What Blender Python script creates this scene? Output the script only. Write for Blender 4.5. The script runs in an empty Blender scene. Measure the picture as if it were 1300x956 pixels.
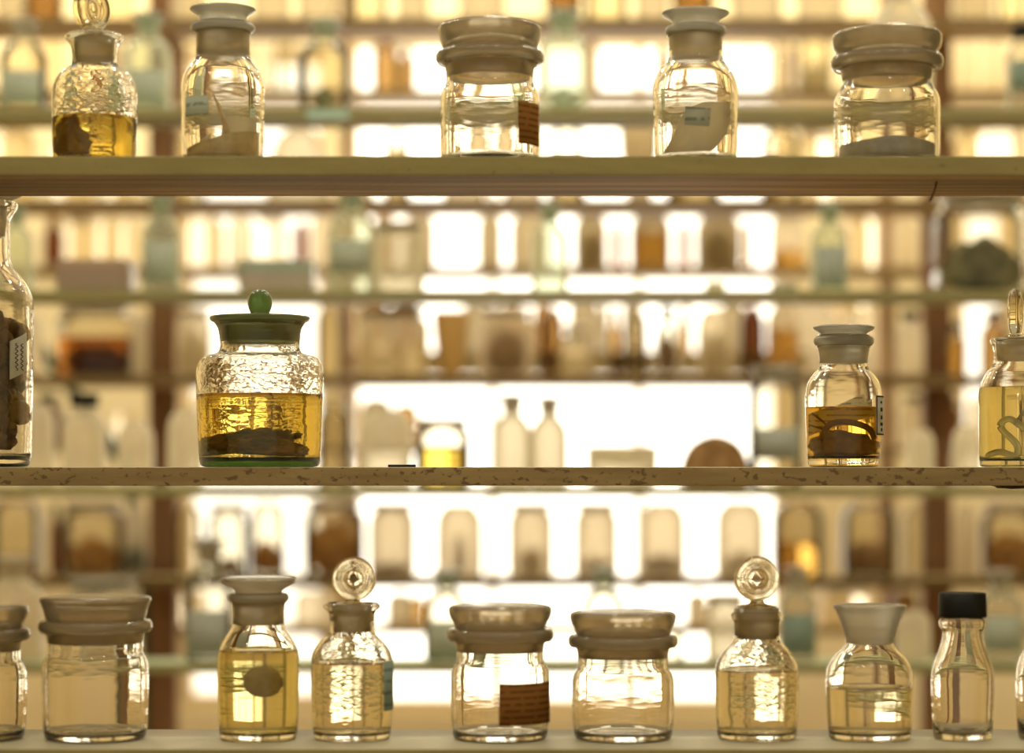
import bpy, bmesh, math, random
from mathutils import Vector, Matrix, noise
random.seed(7)
sc = bpy.context.scene
COL = sc.collection
PI = math.pi
F = 3000.0            # focal length in pixels of the 1300 px wide frame
CZ = 1.45             # camera height
def wx(px, Y): return (px - 650.0) * Y / F
def wz(py, Y): return CZ + (600.0 - py) * Y / F

# ------------------------------------------------------------------ materials
MATS = {}
def newmat(name):
    m = bpy.data.materials.new(name); m.use_nodes = True
    nt = m.node_tree; nt.nodes.clear()
    out = nt.nodes.new('ShaderNodeOutputMaterial')
    MATS[name] = m
    return m, nt, out
def N(nt, t, **kw):
    n = nt.nodes.new(t)
    for k, v in kw.items():
        if k in n.inputs.keys(): n.inputs[k].default_value = v
        else: setattr(n, k, v)
    return n
def L(nt, a, b): nt.links.new(a, b)
def rgba(c): return (c[0], c[1], c[2], 1.0)
def ramp(nt, stops):
    r = nt.nodes.new('ShaderNodeValToRGB')
    e = r.color_ramp.elements
    while len(e) < len(stops): e.new(0.5)
    for i, (p, c) in enumerate(stops):
        e[i].position = p; e[i].color = rgba(c)
    return r

def m_glass(name, tint=(.98, .97, .93), rough=0.0, bump=0.0, bscale=(30, 30, 12), ior=1.45, bdist=.002):
    m, nt, out = newmat(name)
    g = N(nt, 'ShaderNodeBsdfGlass', Roughness=rough, IOR=ior, Color=rgba(tint))
    if bump:
        tc = N(nt, 'ShaderNodeTexCoord'); mp = N(nt, 'ShaderNodeMapping'); mp.inputs['Scale'].default_value = bscale
        no = N(nt, 'ShaderNodeTexNoise', Scale=1.0, Detail=2.0)
        bp = N(nt, 'ShaderNodeBump', Strength=bump, Distance=bdist)
        L(nt, tc.outputs['Object'], mp.inputs['Vector']); L(nt, mp.outputs[0], no.inputs['Vector'])
        L(nt, no.outputs[0], bp.inputs['Height']); L(nt, bp.outputs[0], g.inputs['Normal'])
    L(nt, g.outputs[0], out.inputs['Surface'])
    return m
def m_thin(name, mid=(.93, .91, .84), edge=(.45, .38, .24), rough=.05, gloss=1.0, milk=0.0, mcol=(.95, .9, .78)):
    """thin wall glass: clear face on, darker where the wall is seen edge on, Fresnel gloss"""
    m, nt, out = newmat(name)
    lw = N(nt, 'ShaderNodeLayerWeight', Blend=.5)
    r = ramp(nt, [(0, mid), (.62, mid), (.97, edge)])
    L(nt, lw.outputs['Facing'], r.inputs[0])
    t = N(nt, 'ShaderNodeBsdfTransparent'); L(nt, r.outputs[0], t.inputs[0])
    gl = N(nt, 'ShaderNodeBsdfGlossy', Roughness=rough, Color=(gloss, gloss, gloss, 1))
    fr = N(nt, 'ShaderNodeFresnel', IOR=1.45)
    mx = N(nt, 'ShaderNodeMixShader')
    L(nt, fr.outputs[0], mx.inputs[0]); L(nt, t.outputs[0], mx.inputs[1]); L(nt, gl.outputs[0], mx.inputs[2])
    last = mx
    if milk:
        tl = N(nt, 'ShaderNodeBsdfTranslucent', Color=rgba(mcol))
        m2 = N(nt, 'ShaderNodeMixShader', Fac=milk)
        L(nt, mx.outputs[0], m2.inputs[1]); L(nt, tl.outputs[0], m2.inputs[2]); last = m2
    L(nt, last.outputs[0], out.inputs['Surface'])
    return m
def m_frost(name, col, trans=.6, clear=.45, rough=.30):
    """ground glass: scattering glass that glows through, part rough refraction, soft gloss"""
    m, nt, out = newmat(name)
    d = N(nt, 'ShaderNodeBsdfDiffuse', Color=rgba(col)); t = N(nt, 'ShaderNodeBsdfTranslucent', Color=rgba([min(1, c * 1.1) for c in col]))
    a = N(nt, 'ShaderNodeMixShader', Fac=trans); L(nt, d.outputs[0], a.inputs[1]); L(nt, t.outputs[0], a.inputs[2])
    tr = N(nt, 'ShaderNodeBsdfGlass', Roughness=rough, IOR=1.3, Color=rgba([min(1, c ** .5) for c in col]))
    b = N(nt, 'ShaderNodeMixShader', Fac=clear); L(nt, a.outputs[0], b.inputs[1]); L(nt, tr.outputs[0], b.inputs[2])
    g = N(nt, 'ShaderNodeBsdfGlossy', Roughness=.2); fr = N(nt, 'ShaderNodeFresnel', IOR=1.5)
    c = N(nt, 'ShaderNodeMixShader'); L(nt, fr.outputs[0], c.inputs[0]); L(nt, b.outputs[0], c.inputs[1]); L(nt, g.outputs[0], c.inputs[2])
    L(nt, c.outputs[0], out.inputs['Surface'])
    return m
def m_solid(name, col, col2=None, scale=(20, 20, 20), rough=.6, bump=0.0, detail=5.0, lo=.35, hi=.65, spec=.3, transl=0.0):
    m, nt, out = newmat(name)
    p = N(nt, 'ShaderNodeBsdfPrincipled', Roughness=rough)
    p.inputs['Specular IOR Level'].default_value = spec
    p.inputs['Base Color'].default_value = rgba(col)
    csock = None
    if col2 or bump:
        tc = N(nt, 'ShaderNodeTexCoord'); mp = N(nt, 'ShaderNodeMapping'); mp.inputs['Scale'].default_value = scale
        no = N(nt, 'ShaderNodeTexNoise', Scale=1.0, Detail=detail)
        L(nt, tc.outputs['Object'], mp.inputs['Vector']); L(nt, mp.outputs[0], no.inputs['Vector'])
        if col2:
            r = ramp(nt, [(lo, col), (hi, col2)]); L(nt, no.outputs[0], r.inputs[0]); L(nt, r.outputs[0], p.inputs['Base Color']); csock = r.outputs[0]
        if bump:
            bp = N(nt, 'ShaderNodeBump', Strength=bump, Distance=.002); L(nt, no.outputs[0], bp.inputs['Height']); L(nt, bp.outputs[0], p.inputs['Normal'])
    if transl:
        t = N(nt, 'ShaderNodeBsdfTranslucent', Color=rgba(col))
        if csock: L(nt, csock, t.inputs[0])
        mx = N(nt, 'ShaderNodeMixShader', Fac=transl); L(nt, p.outputs[0], mx.inputs[1]); L(nt, t.outputs[0], mx.inputs[2])
        L(nt, mx.outputs[0], out.inputs['Surface'])
    else:
        L(nt, p.outputs[0], out.inputs['Surface'])
    return m
def m_board(name, face, under, chips, chip_lo=.60, cs=75, top=(.62, .56, .40), grain=(3, 60, 60), fscale=(9, 60, 60), face2=None):
    """painted plank: painted front edge with chips and stains, bare grained wood below, paler top"""
    m, nt, out = newmat(name)
    tc = N(nt, 'ShaderNodeTexCoord'); geo = N(nt, 'ShaderNodeNewGeometry')
    def nz(s, det=6.0, w=0.0):
        mp = N(nt, 'ShaderNodeMapping'); mp.inputs['Scale'].default_value = s; mp.inputs['Location'].default_value = (w, w, w)
        no = N(nt, 'ShaderNodeTexNoise', Scale=1.0, Detail=det); L(nt, tc.outputs['Object'], mp.inputs[0]); L(nt, mp.outputs[0], no.inputs[0])
        return no.outputs[0]
    wood = ramp(nt, [(.32, [c * .5 for c in under]), (.5, under), (.64, [min(1, c * 1.9) for c in under])])
    L(nt, nz(grain), wood.inputs[0])
    f2 = face2 or [c * .8 for c in face]
    paint = ramp(nt, [(.3, f2), (.65, face)]); L(nt, nz(fscale, 4.0, 3.1), paint.inputs[0])
    ch = ramp(nt, [(chip_lo, (0, 0, 0)), (chip_lo + .06, (1, 1, 1))]); L(nt, nz((cs * .7, cs, cs), 5.0, 9.7), ch.inputs[0])
    mxc = N(nt, 'ShaderNodeMix', data_type='RGBA'); mxc.inputs[7].default_value = rgba(chips)
    L(nt, ch.outputs[0], mxc.inputs[0]); L(nt, paint.outputs[0], mxc.inputs[6])
    sep = N(nt, 'ShaderNodeSeparateXYZ'); L(nt, geo.outputs['Normal'], sep.inputs[0])
    dn = N(nt, 'ShaderNodeMath', operation='LESS_THAN'); dn.inputs[1].default_value = -.5; L(nt, sep.outputs[2], dn.inputs[0])
    up = N(nt, 'ShaderNodeMath', operation='GREATER_THAN'); up.inputs[1].default_value = .5; L(nt, sep.outputs[2], up.inputs[0])
    a = N(nt, 'ShaderNodeMix', data_type='RGBA'); L(nt, dn.outputs[0], a.inputs[0]); L(nt, mxc.outputs[2], a.inputs[6]); L(nt, wood.outputs[0], a.inputs[7])
    b = N(nt, 'ShaderNodeMix', data_type='RGBA'); b.inputs[7].default_value = rgba(top); L(nt, up.outputs[0], b.inputs[0]); L(nt, a.outputs[2], b.inputs[6])
    p = N(nt, 'ShaderNodeBsdfPrincipled', Roughness=.55); p.inputs['Specular IOR Level'].default_value = .35
    L(nt, b.outputs[2], p.inputs['Base Color'])
    bp = N(nt, 'ShaderNodeBump', Strength=.5, Distance=.002); L(nt, nz((90, 90, 90), 6.0, 1.3), bp.inputs['Height']); L(nt, bp.outputs[0], p.inputs['Normal'])
    L(nt, p.outputs[0], out.inputs['Surface'])
    return m
def m_lined(name, base, ink, pitch, z0=0.0, transl=.35):
    """paper label with rows of faint illegible writing: thin broken lines"""
    m, nt, out = newmat(name)
    tc = N(nt, 'ShaderNodeTexCoord'); sep = N(nt, 'ShaderNodeSeparateXYZ'); L(nt, tc.outputs['Object'], sep.inputs[0])
    mu = N(nt, 'ShaderNodeMath', operation='MULTIPLY'); mu.inputs[1].default_value = 1.0 / pitch; L(nt, sep.outputs[2], mu.inputs[0])
    fr = N(nt, 'ShaderNodeMath', operation='FRACT'); L(nt, mu.outputs[0], fr.inputs[0])
    lt = N(nt, 'ShaderNodeMath', operation='LESS_THAN'); lt.inputs[1].default_value = .3; L(nt, fr.outputs[0], lt.inputs[0])
    no = N(nt, 'ShaderNodeTexNoise', Scale=160.0, Detail=2.0); L(nt, tc.outputs['Object'], no.inputs[0])
    gt = N(nt, 'ShaderNodeMath', operation='GREATER_THAN'); gt.inputs[1].default_value = .42; L(nt, no.outputs[0], gt.inputs[0])
    an = N(nt, 'ShaderNodeMath', operation='MULTIPLY'); L(nt, lt.outputs[0], an.inputs[0]); L(nt, gt.outputs[0], an.inputs[1])
    mx = N(nt, 'ShaderNodeMix', data_type='RGBA'); mx.inputs[6].default_value = rgba(base); mx.inputs[7].default_value = rgba(ink)
    L(nt, an.outputs[0], mx.inputs[0])
    d = N(nt, 'ShaderNodeBsdfDiffuse'); t = N(nt, 'ShaderNodeBsdfTranslucent')
    L(nt, mx.outputs[2], d.inputs[0]); L(nt, mx.outputs[2], t.inputs[0])
    s = N(nt, 'ShaderNodeMixShader', Fac=transl); L(nt, d.outputs[0], s.inputs[1]); L(nt, t.outputs[0], s.inputs[2])
    L(nt, s.outputs[0], out.inputs['Surface'])
    return m
def m_emit(name, col, strength):
    m, nt, out = newmat(name)
    tc = N(nt, 'ShaderNodeTexCoord'); no = N(nt, 'ShaderNodeTexNoise', Scale=1.6, Detail=1.0); L(nt, tc.outputs['Object'], no.inputs[0])
    r = ramp(nt, [(.3, [c * .8 for c in col]), (.7, col)]); L(nt, no.outputs[0], r.inputs[0])
    e = N(nt, 'ShaderNodeEmission', Strength=strength); L(nt, r.outputs[0], e.inputs[0])
    L(nt, e.outputs[0], out.inputs['Surface'])
    return m

G_CLEAR = m_glass('clear_glass', (.985, .97, .93), bump=.25, bscale=(18, 18, 55))
G_WAVY = m_glass('wavy_old_glass', (.985, .97, .93), bump=.42, bscale=(48, 48, 75))
G_GREENBASE = m_glass('green_glass', (.40, .52, .28), bump=.2)
G_KNOB = m_frost('green_knob_glass', (.24, .37, .13), .6, .4)
G_GREENFROST = m_frost('green_ground_glass', (.42, .46, .22), .6, .45)
G_FROST = m_frost('ground_glass', (.76, .67, .49), .6, .42)
G_FROSTW = m_frost('pale_ground_glass', (.84, .80, .68), .6, .42)
G_FROSTB = m_frost('brownish_ground_glass', (.62, .52, .32), .6, .42)
G_LID = m_frost('thick_lid_glass', (.72, .60, .40), .55, .62, .18)
G_STOP = m_glass('stopper_glass', (.90, .85, .72), bump=.15)
LQ_YEL = m_glass('amber_liquid', (.96, .86, .40), ior=1.33)
LQ_DYEL = m_glass('dark_amber_liquid', (.94, .76, .30), ior=1.33)
LQ_PALE = m_glass('pale_yellow_liquid', (.95, .91, .64), ior=1.33)
LQ_CLR = m_glass('clear_liquid', (.98, .95, .84), ior=1.33)
LQ_SHADE = m_glass('shading_liquid', (.60, .53, .40), ior=1.33, rough=.05)  # made-up darker liquid; shade in the jars' lower part put into its colour
LQ_BRN = m_glass('brown_liquid', (.66, .40, .16), ior=1.33)
LQ_ORG = m_glass('orange_liquid', (.84, .66, .34), ior=1.33)
T_CLR = m_thin('thin_clear_glass', (.90, .87, .78), (.30, .22, .11))
T_CREAM = m_thin('thin_cream_glass', (.78, .73, .63), (.36, .28, .15), milk=.45)  # cream tint with translucent milk
T_HAZE = m_thin('thin_dimmed_glass', (.66, .60, .50), (.18, .12, .06), milk=.42, mcol=(.95, .88, .72))  # darker glass copy for jars before the window, shading put into the tint
T_SHADED = m_thin('thin_shaded_glass', (.36, .31, .23), (.16, .11, .05), milk=.40, mcol=(.86, .78, .60))  # darkest copy for the farthest jars, shade against the window put into the tint
T_GRN = m_thin('thin_greenish_glass', (.82, .87, .77), (.34, .40, .26), milk=.2)
T_GREY = m_thin('thin_greyish_glass', (.82, .80, .74), (.36, .30, .20), milk=.15)
T_FULL = m_glass('fluid_filled_glass', (.95, .90, .80), ior=1.36)
T_AMB = m_thin('thin_amber_glass', (.50, .37, .20), (.20, .12, .05))
T_BRN = m_thin('thin_brown_glass', (.42, .22, .10), (.15, .06, .02))
F_TEAL = m_frost('bluish_ground_glass', (.60, .67, .55), .55, .35)
F_GREY = m_frost('grey_ground_glass', (.68, .64, .52), .55, .35)
F_CREAM = m_frost('cream_ground_glass', (.82, .74, .58), .55, .2)
P_TEAL = m_lined('teal_grey_paper', (.60, .63, .52), (.34, .38, .31), .011)
P_TEALD = m_lined('dark_teal_paper', (.34, .42, .35), (.2, .26, .22), .011)
P_GREY = m_lined('grey_paper', (.55, .57, .50), (.30, .32, .28), .010)
P_CREAM = m_lined('cream_paper', (.95, .90, .70), (.6, .5, .3), .006, transl=.6)
P_BROWN = m_lined('browned_paper', (.23, .10, .025), (.10, .045, .012), .006, transl=.1)
P_WHITE = m_solid('white_paper', (.80, .77, .65), (.68, .62, .46), (60, 60, 60), rough=.8, transl=.35)
P_DARK = m_solid('dark_ink', (.02, .015, .01), rough=.8)
S_BLACK = m_solid('black_cap_plastic', (.006, .006, .005), (.010, .011, .008), rough=.45, spec=.2)
S_DKGREEN = m_solid('dark_green_rubber', (.012, .05, .02), (.02, .075, .03), rough=.4)
S_BROWN = m_solid('dark_brown_tissue', (.03, .014, .005), (.26, .13, .035), (40, 40, 70), rough=.6, bump=.8, spec=.4)
S_BROWN2 = m_solid('brown_tissue', (.26, .13, .04), (.50, .30, .11), (40, 40, 40), rough=.6, bump=.6, transl=.4)
S_TAN = m_solid('tan_powder', (.62, .47, .20), (.80, .64, .32), (90, 90, 90), rough=.9, bump=.6, transl=.35)
S_GREYP = m_solid('grey_powder', (.48, .45, .36), (.60, .56, .46), (120, 120, 120), rough=.9, bump=.5, transl=.35)
S_GREYS = m_solid('grey_slab', (.80, .72, .54), (.88, .82, .66), (30, 30, 30), rough=.85, transl=.6)
S_SPONGE = m_solid('greenish_grey_sponge', (.14, .135, .065), (.34, .32, .18), (38, 38, 38), rough=.9, bump=1.0)
S_PALE = m_frost('pale_flesh', (.96, .92, .74), .75, .5, .2)
S_SEED = m_solid('mottled_brown_pieces', (.06, .028, .01), (.30, .16, .05), (38, 38, 38), rough=.6, transl=.1)
S_ORANGE = m_solid('orange_brown_tissue', (.45, .20, .03), (.65, .38, .09), (30, 30, 30), rough=.6, transl=.35)
S_CREAM = m_solid('cream_matter', (.72, .62, .40), (.82, .75, .55), (30, 30, 30), rough=.8, transl=.35)
S_PINK = m_frost('pinkish_glass', (.66, .50, .38), .5, .15)
S_PINK2 = m_frost('pale_pinkish_glass', (.80, .68, .56), .5, .2)
B_UPPER = m_board('worn_olive_board', (.30, .245, .085), (.25, .15, .055), (.20, .15, .05), .66, cs=120, grain=(2.2, 40, 40))
B_MID = m_board('chipped_brown_board', (.36, .25, .10), (.26, .16, .06), (.15, .09, .035), .585, cs=150, face2=(.23, .15, .055))  # pale default top puts light caught on the board into the colour
B_GREEN = m_board('pale_green_board', (.29, .255, .105), (.29, .25, .10), (.30, .24, .09), .66, top=(.52, .60, .38), fscale=(4, 30, 30))
B_BROWN = m_board('brown_board', (.17, .105, .032), (.36, .235, .10), (.16, .10, .03), .66, top=(.45, .34, .16), fscale=(4, 30, 30))
B_TAN = m_board('tan_board', (.32, .22, .085), (.42, .30, .13), (.3, .2, .08), .66, top=(.55, .42, .22), fscale=(4, 30, 30))
W_POST = m_solid('brown_post_wood', (.16, .075, .028), (.30, .16, .07), (30, 30, 2), rough=.7, bump=.3)
W_POST2 = m_solid('light_brown_post_wood', (.34, .19, .08), (.46, .28, .13), (30, 30, 2), rough=.7)
M_WALL = m_solid('cream_wall_paint', (.84, .72, .46), (.88, .78, .55), (2, 2, 2), rough=.9)
M_FLOOR = m_solid('floor_wood', (.24, .15, .07), (.34, .22, .11), (1, 14, 8), rough=.6)
M_PANE = m_emit('bright_window_pane', (1.0, .92, .75), 4.2)
M_PANE2 = m_emit('dim_window_pane', (1.0, .90, .70), 2.6)  # same pane with weaker emission
M_FRAME = m_solid('window_frame_paint', (.72, .58, .36), rough=.6)

# ------------------------------------------------------------------ geometry helpers
def link(name, bm, mat, parent=None, smooth=True, loc=None, sharp=None):
    bmesh.ops.recalc_face_normals(bm, faces=bm.faces)
    me = bpy.data.meshes.new(name); bm.to_mesh(me); bm.free()
    if smooth: me.polygons.foreach_set('use_smooth', [True] * len(me.polygons))
    me.materials.append(mat)
    if smooth and sharp: me.set_sharp_from_angle(angle=sharp)
    o = bpy.data.objects.new(name, me); COL.objects.link(o)
    if parent is not None: o.parent = parent
    if loc is not None: o.location = loc
    return o
def tag(o, label, cat, group=None, kind=None):
    if label: o['label'] = label
    if cat: o['category'] = cat
    if group: o['group'] = group
    if kind: o['kind'] = kind
    return o
USED = {}
def thing(name, label, cat, loc=(0, 0, 0), rz=0.0, group=None):
    o = bpy.data.objects.new(name, None); COL.objects.link(o)
    o.empty_display_size = .03
    o.location = loc; o.rotation_euler = (0, 0, rz)
    return tag(o, label, cat, group)
def box_bm(x0, x1, y0, y1, z0, z1, bev=0.0):
    bm = bmesh.new()
    bmesh.ops.create_cube(bm, size=1.0)
    bmesh.ops.scale(bm, vec=(x1 - x0, y1 - y0, z1 - z0), verts=bm.verts)
    bmesh.ops.translate(bm, vec=((x0 + x1) / 2, (y0 + y1) / 2, (z0 + z1) / 2), verts=bm.verts)
    if bev: bmesh.ops.bevel(bm, geom=bm.edges[:], offset=bev, segments=2, affect='EDGES', profile=.7)
    return bm
def chaikin(p, it=2, cap=.0045):
    """round the corners of an outline; a cut never takes more than cap (or a quarter of the edge)"""
    for k in range(it):
        q = [p[0]]
        for a, b in zip(p, p[1:]):
            l = math.hypot(b[0] - a[0], b[1] - a[1]) or 1; f = min(.25, cap / (k + 1) / l)
            q.append((a[0] * (1 - f) + b[0] * f, a[1] * (1 - f) + b[1] * f)); q.append((a[0] * f + b[0] * (1 - f), a[1] * f + b[1] * (1 - f)))
        q.append(p[-1]); p = q
    return p
def lathe_bm(prof, seg=48, sq=None):
    """revolve (r,z) points round Z; sq=(ax,ay,n) makes a rounded-rectangle section instead of a circle"""
    bm = bmesh.new(); rings = []
    for r, z in prof:
        if r < 1e-6: rings.append([bm.verts.new((0, 0, z))]); continue
        ring = []
        for i in range(seg):
            a = 2 * PI * i / seg; c, s = math.cos(a), math.sin(a)
            if sq:
                e = 2.0 / sq[2]
                c = math.copysign(abs(c) ** e, c); s = math.copysign(abs(s) ** e, s)
                ring.append(bm.verts.new((r * c * sq[0], r * s * sq[1], z)))
            else: ring.append(bm.verts.new((r * c, r * s, z)))
        rings.append(ring)
    for A, B in zip(rings, rings[1:]):
        na, nb = len(A), len(B)
        if na == 1 and nb == 1: continue
        for i in range(seg):
            j = (i + 1) % seg
            if na == 1: bm.faces.new((A[0], B[i], B[j]))
            elif nb == 1: bm.faces.new((A[i], A[j], B[0]))
            else: bm.faces.new((A[i], A[j], B[j], B[i]))
    return bm
def tube_bm(pts, rad, seg=10, closed=False):
    bm = bmesh.new(); rings = []
    n = len(pts); pts = [Vector(p) for p in pts]
    up = Vector((0, 0, 1))
    for i, p in enumerate(pts):
        t = (pts[min(i + 1, n - 1)] - pts[max(i - 1, 0)]).normalized()
        u = t.cross(up)
        if u.length < 1e-3: u = t.cross(Vector((1, 0, 0)))
        u.normalize(); v = t.cross(u)
        r = rad[i] if isinstance(rad, (list, tuple)) else rad
        rings.append([bm.verts.new(p + (u * math.cos(2 * PI * k / seg) + v * math.sin(2 * PI * k / seg)) * r) for k in range(seg)])
    for A, B in zip(rings, rings[1:]):
        for k in range(seg): bm.faces.new((A[k], A[(k + 1) % seg], B[(k + 1) % seg], B[k]))
    bm.faces.new(rings[0]); bm.faces.new(rings[-1][::-1])
    return bm
def spline(pts, n=8):
    """Catmull-Rom through 3-D points"""
    P = [Vector(p) for p in pts]; P = [2 * P[0] - P[1]] + P + [2 * P[-1] - P[-2]]
    out = []
    for i in range(1, len(P) - 2):
        for k in range(n):
            t = k / n; a, b, c, d = P[i - 1:i + 3]
            out.append(.5 * ((2 * b) + (c - a) * t + (2 * a - 5 * b + 4 * c - d) * t * t + (3 * b - a - 3 * c + d) * t ** 3))
    out.append(P[-2]); return out
def lump_bm(size, amp=.18, freq=2.2, sub=4, seed=0, flat=True):
    bm = bmesh.new(); bmesh.ops.create_icosphere(bm, subdivisions=sub, radius=1.0)
    off = Vector((seed * 3.7, seed * 1.9, seed * 5.3))
    for v in bm.verts:
        d = v.co.normalized()
        k = 1 + amp * noise.fractal(d * freq + off, 1.0, 2.0, 4)
        v.co = Vector((d.x * size[0], d.y * size[1], d.z * size[2])) * k
    zmin = min(v.co.z for v in bm.verts)
    if flat:
        lo = -size[2] * .75
        for v in bm.verts:
            if v.co.z < lo: v.co.z = lo
        zmin = lo
    bmesh.ops.translate(bm, vec=(0, 0, -zmin), verts=bm.verts)
    return bm
def xf(bm, m):
    bmesh.ops.transform(bm, matrix=m, verts=bm.verts); return bm
def merge(a, b):
    me = bpy.data.meshes.new('tmp'); b.to_mesh(me); b.free(); a.from_mesh(me); bpy.data.meshes.remove(me); return a
def arc_label_bm(r, z0, z1, a0, a1, n=14, th=.0006, tilt=0.0):
    """paper wrapped on a round jar; angle 0 faces the camera (-Y), positive to the right"""
    bm = bmesh.new(); rows = []
    for rr in (r, r + th):
        ring = []
        for k in range(n + 1):
            a = a0 + (a1 - a0) * k / n; dz = tilt * (k / n - .5)
            ring.append((bm.verts.new((rr * math.sin(a), -rr * math.cos(a), z0 + dz)), bm.verts.new((rr * math.sin(a), -rr * math.cos(a), z1 + dz))))
        rows.append(ring)
    A, B = rows
    for k in range(n):
        bm.faces.new((A[k][0], A[k][1], A[k + 1][1], A[k + 1][0])); bm.faces.new((B[k][0], B[k + 1][0], B[k + 1][1], B[k][1]))
        bm.faces.new((A[k][0], A[k + 1][0], B[k + 1][0], B[k][0])); bm.faces.new((A[k][1], B[k][1], B[k + 1][1], A[k + 1][1]))
    for k in (0, n): bm.faces.new((A[k][0], B[k][0], B[k][1], A[k][1]))
    return bm
def inset(outer, t, base):
    """inner wall of a jar: the outer outline (base centre to lip) moved inward by t, floor at height base"""
    pts = []
    n = len(outer)
    for i in range(1, n):
        a = outer[i - 1]; b = outer[min(i + 1, n - 1)]
        dx, dz = b[0] - a[0], b[1] - a[1]; l = math.hypot(dx, dz) or 1
        pts.append((max(outer[i][0] - t * dz / l, .001), outer[i][1] + t * dx / l * .5))
    pts = [p for p in pts if p[1] > base + t * .3]
    return pts
def prof_r(prof, z):
    best = 0
    for a, b in zip(prof, prof[1:]):
        lo, hi = sorted((a[1], b[1]))
        if lo <= z <= hi and hi > lo: best = max(best, a[0] + (b[0] - a[0]) * (z - a[1]) / (b[1] - a[1]))
    return best

# ------------------------------------------------------------------ the setting
XL, XR, YF, YB, ZT = -2.6, 2.6, -1.2, 6.45, 3.2
def struct(name, bm, mat, parent=None):
    o = link(name, bm, mat, parent, smooth=False)
    if parent is None: o['kind'] = 'structure'
    return o
struct('floor', box_bm(XL - .1, XR + .1, YF, YB + .2, -.1, 0), M_FLOOR)
struct('wall_left', box_bm(XL - .1, XL, YF, YB + .1, 0, ZT), M_WALL)
struct('wall_right', box_bm(XR, XR + .1, YF, YB + .1, 0, ZT), M_WALL)
wins = [(226, 420, 60, 900, M_PANE2, 1), (438, 1000, 40, 905, M_PANE, 3), (1212, 1290, 150, 620, M_PANE2, 1)]
rects = []
for (a, b, t, bt, m, k) in wins: rects.append((wx(a, YB), wx(b, YB), max(wz(bt, YB), .35), min(wz(t, YB), ZT - .2)))
wb = bmesh.new()
xs = [XL] + [v for r in rects for v in r[:2]] + [XR]
for i in range(len(xs) - 1):
    if i % 2 == 0: merge(wb, box_bm(xs[i], xs[i + 1], YB, YB + .12, 0, ZT))
    else:
        r = rects[i // 2]
        merge(wb, box_bm(r[0], r[1], YB, YB + .12, 0, r[2])); merge(wb, box_bm(r[0], r[1], YB, YB + .12, r[3], ZT))
struct('wall_back', wb, M_WALL)
for i, ((a, b, t, bt, m, k), r) in enumerate(zip(wins, rects)):
    w = struct('window_%d' % (i + 1), box_bm(r[0], r[1], YB + .10, YB + .11, r[2], r[3]), m)
    fb = bmesh.new(); f = .035
    merge(fb, box_bm(r[0], r[0] + f, YB + .02, YB + .09, r[2], r[3])); merge(fb, box_bm(r[1] - f, r[1], YB + .02, YB + .09, r[2], r[3]))
    merge(fb, box_bm(r[0] + f, r[1] - f, YB + .02, YB + .09, r[2], r[2] + f)); merge(fb, box_bm(r[0] + f, r[1] - f, YB + .02, YB + .09, r[3] - f, r[3]))
    for q in range(1, k):
        x = r[0] + (r[1] - r[0]) * q / k
        merge(fb, box_bm(x - .012, x + .012, YB + .03, YB + .085, r[2] + f, r[3] - f))
    struct('window_frame', fb, M_FRAME, w)

# ------------------------------------------------------------------ shelves and racks
def board(name, Y, top_py, th, depth, xa, xb, mat, label, group=None, seed=0, bev=.002, segs=60):
    zt = wz(top_py, Y)
    bm = box_bm(xa, xb, Y, Y + depth, zt - th, zt, bev)
    o = link(name, bm, mat, None, smooth=False)
    return tag(o, label, 'shelf', group), zt
up_board, zA1 = board('shelf_board', 2.22, 198, .0182, .17, -.66, .66, B_UPPER, 'worn olive-painted wooden shelf board nearest the top, carrying five glass jars')
mid_board, zA2 = board('shelf_board', 2.40, 593, .0190, .17, -.66, .66, B_MID, 'chipped brown-edged wooden shelf board under the jar with green lid')
low_board, zA3 = board('shelf_board', 2.18, 600 + 338 * 2.265 / 2.18, .019, .17, -.66, .66, B_UPPER, 'lowest front shelf board, at the picture bottom under the stoppered jars')
# splinters
sp = link('splinter', tube_bm(spline([(wx(1189, 2.27), 2.27, zA1 - .0182), (wx(1186, 2.27), 2.27, zA1 - .027), (wx(1180, 2.27), 2.27, zA1 - .037)], 5), [.0012] * 10 + [.0005], 6), S_BROWN, up_board)
sp2 = link('splinter', xf(lump_bm((.020, .004, .0022), .5, 3, 3, 5, False), Matrix.Translation((wx(1286, 2.41), 2.410, zA2 - .0225))), S_BROWN, mid_board)
def frame(specs, mat):
    for (x0, x1, y0, y1, zt, lab) in specs:
        o = link('rack_post', box_bm(x0, x1, y0, y1, 0, zt, .003), mat, None, smooth=False)
        tag(o, lab, 'post')
frame([(-.705, -.661, 2.18, 2.57, 2.2, 'broad upright at the left end of the nearest shelf boards'), (.661, .705, 2.18, 2.57, 2.2, 'broad upright at the right end of the nearest shelf boards')], B_UPPER)
ZB = {}
for i, (py, nm) in enumerate([(137, 'second green-edged shelf board behind, running below the top row of front jars'), (368, 'green-edged shelf board carrying stacked dishes, level with the green knob'),
                              (618, 'green-edged shelf board showing just beneath the chipped brown board'), (843, 'lowest pale green shelf board, behind the bottom row of stoppered jars')]):
    _, ZB[i + 1] = board('shelf_board', 4.0, py, .0165, .13, -1.12, 1.12, B_GREEN, nm, 'green-edged shelf boards of the second rack')
frame([(-1.161, -1.121, 4.0, 4.13, 2.3, 'upright at the left end of the green-edged shelf boards'), (1.121, 1.161, 4.0, 4.13, 2.3, 'upright at the right end of the green-edged shelf boards')], B_GREEN)
ZC = {}
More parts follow.
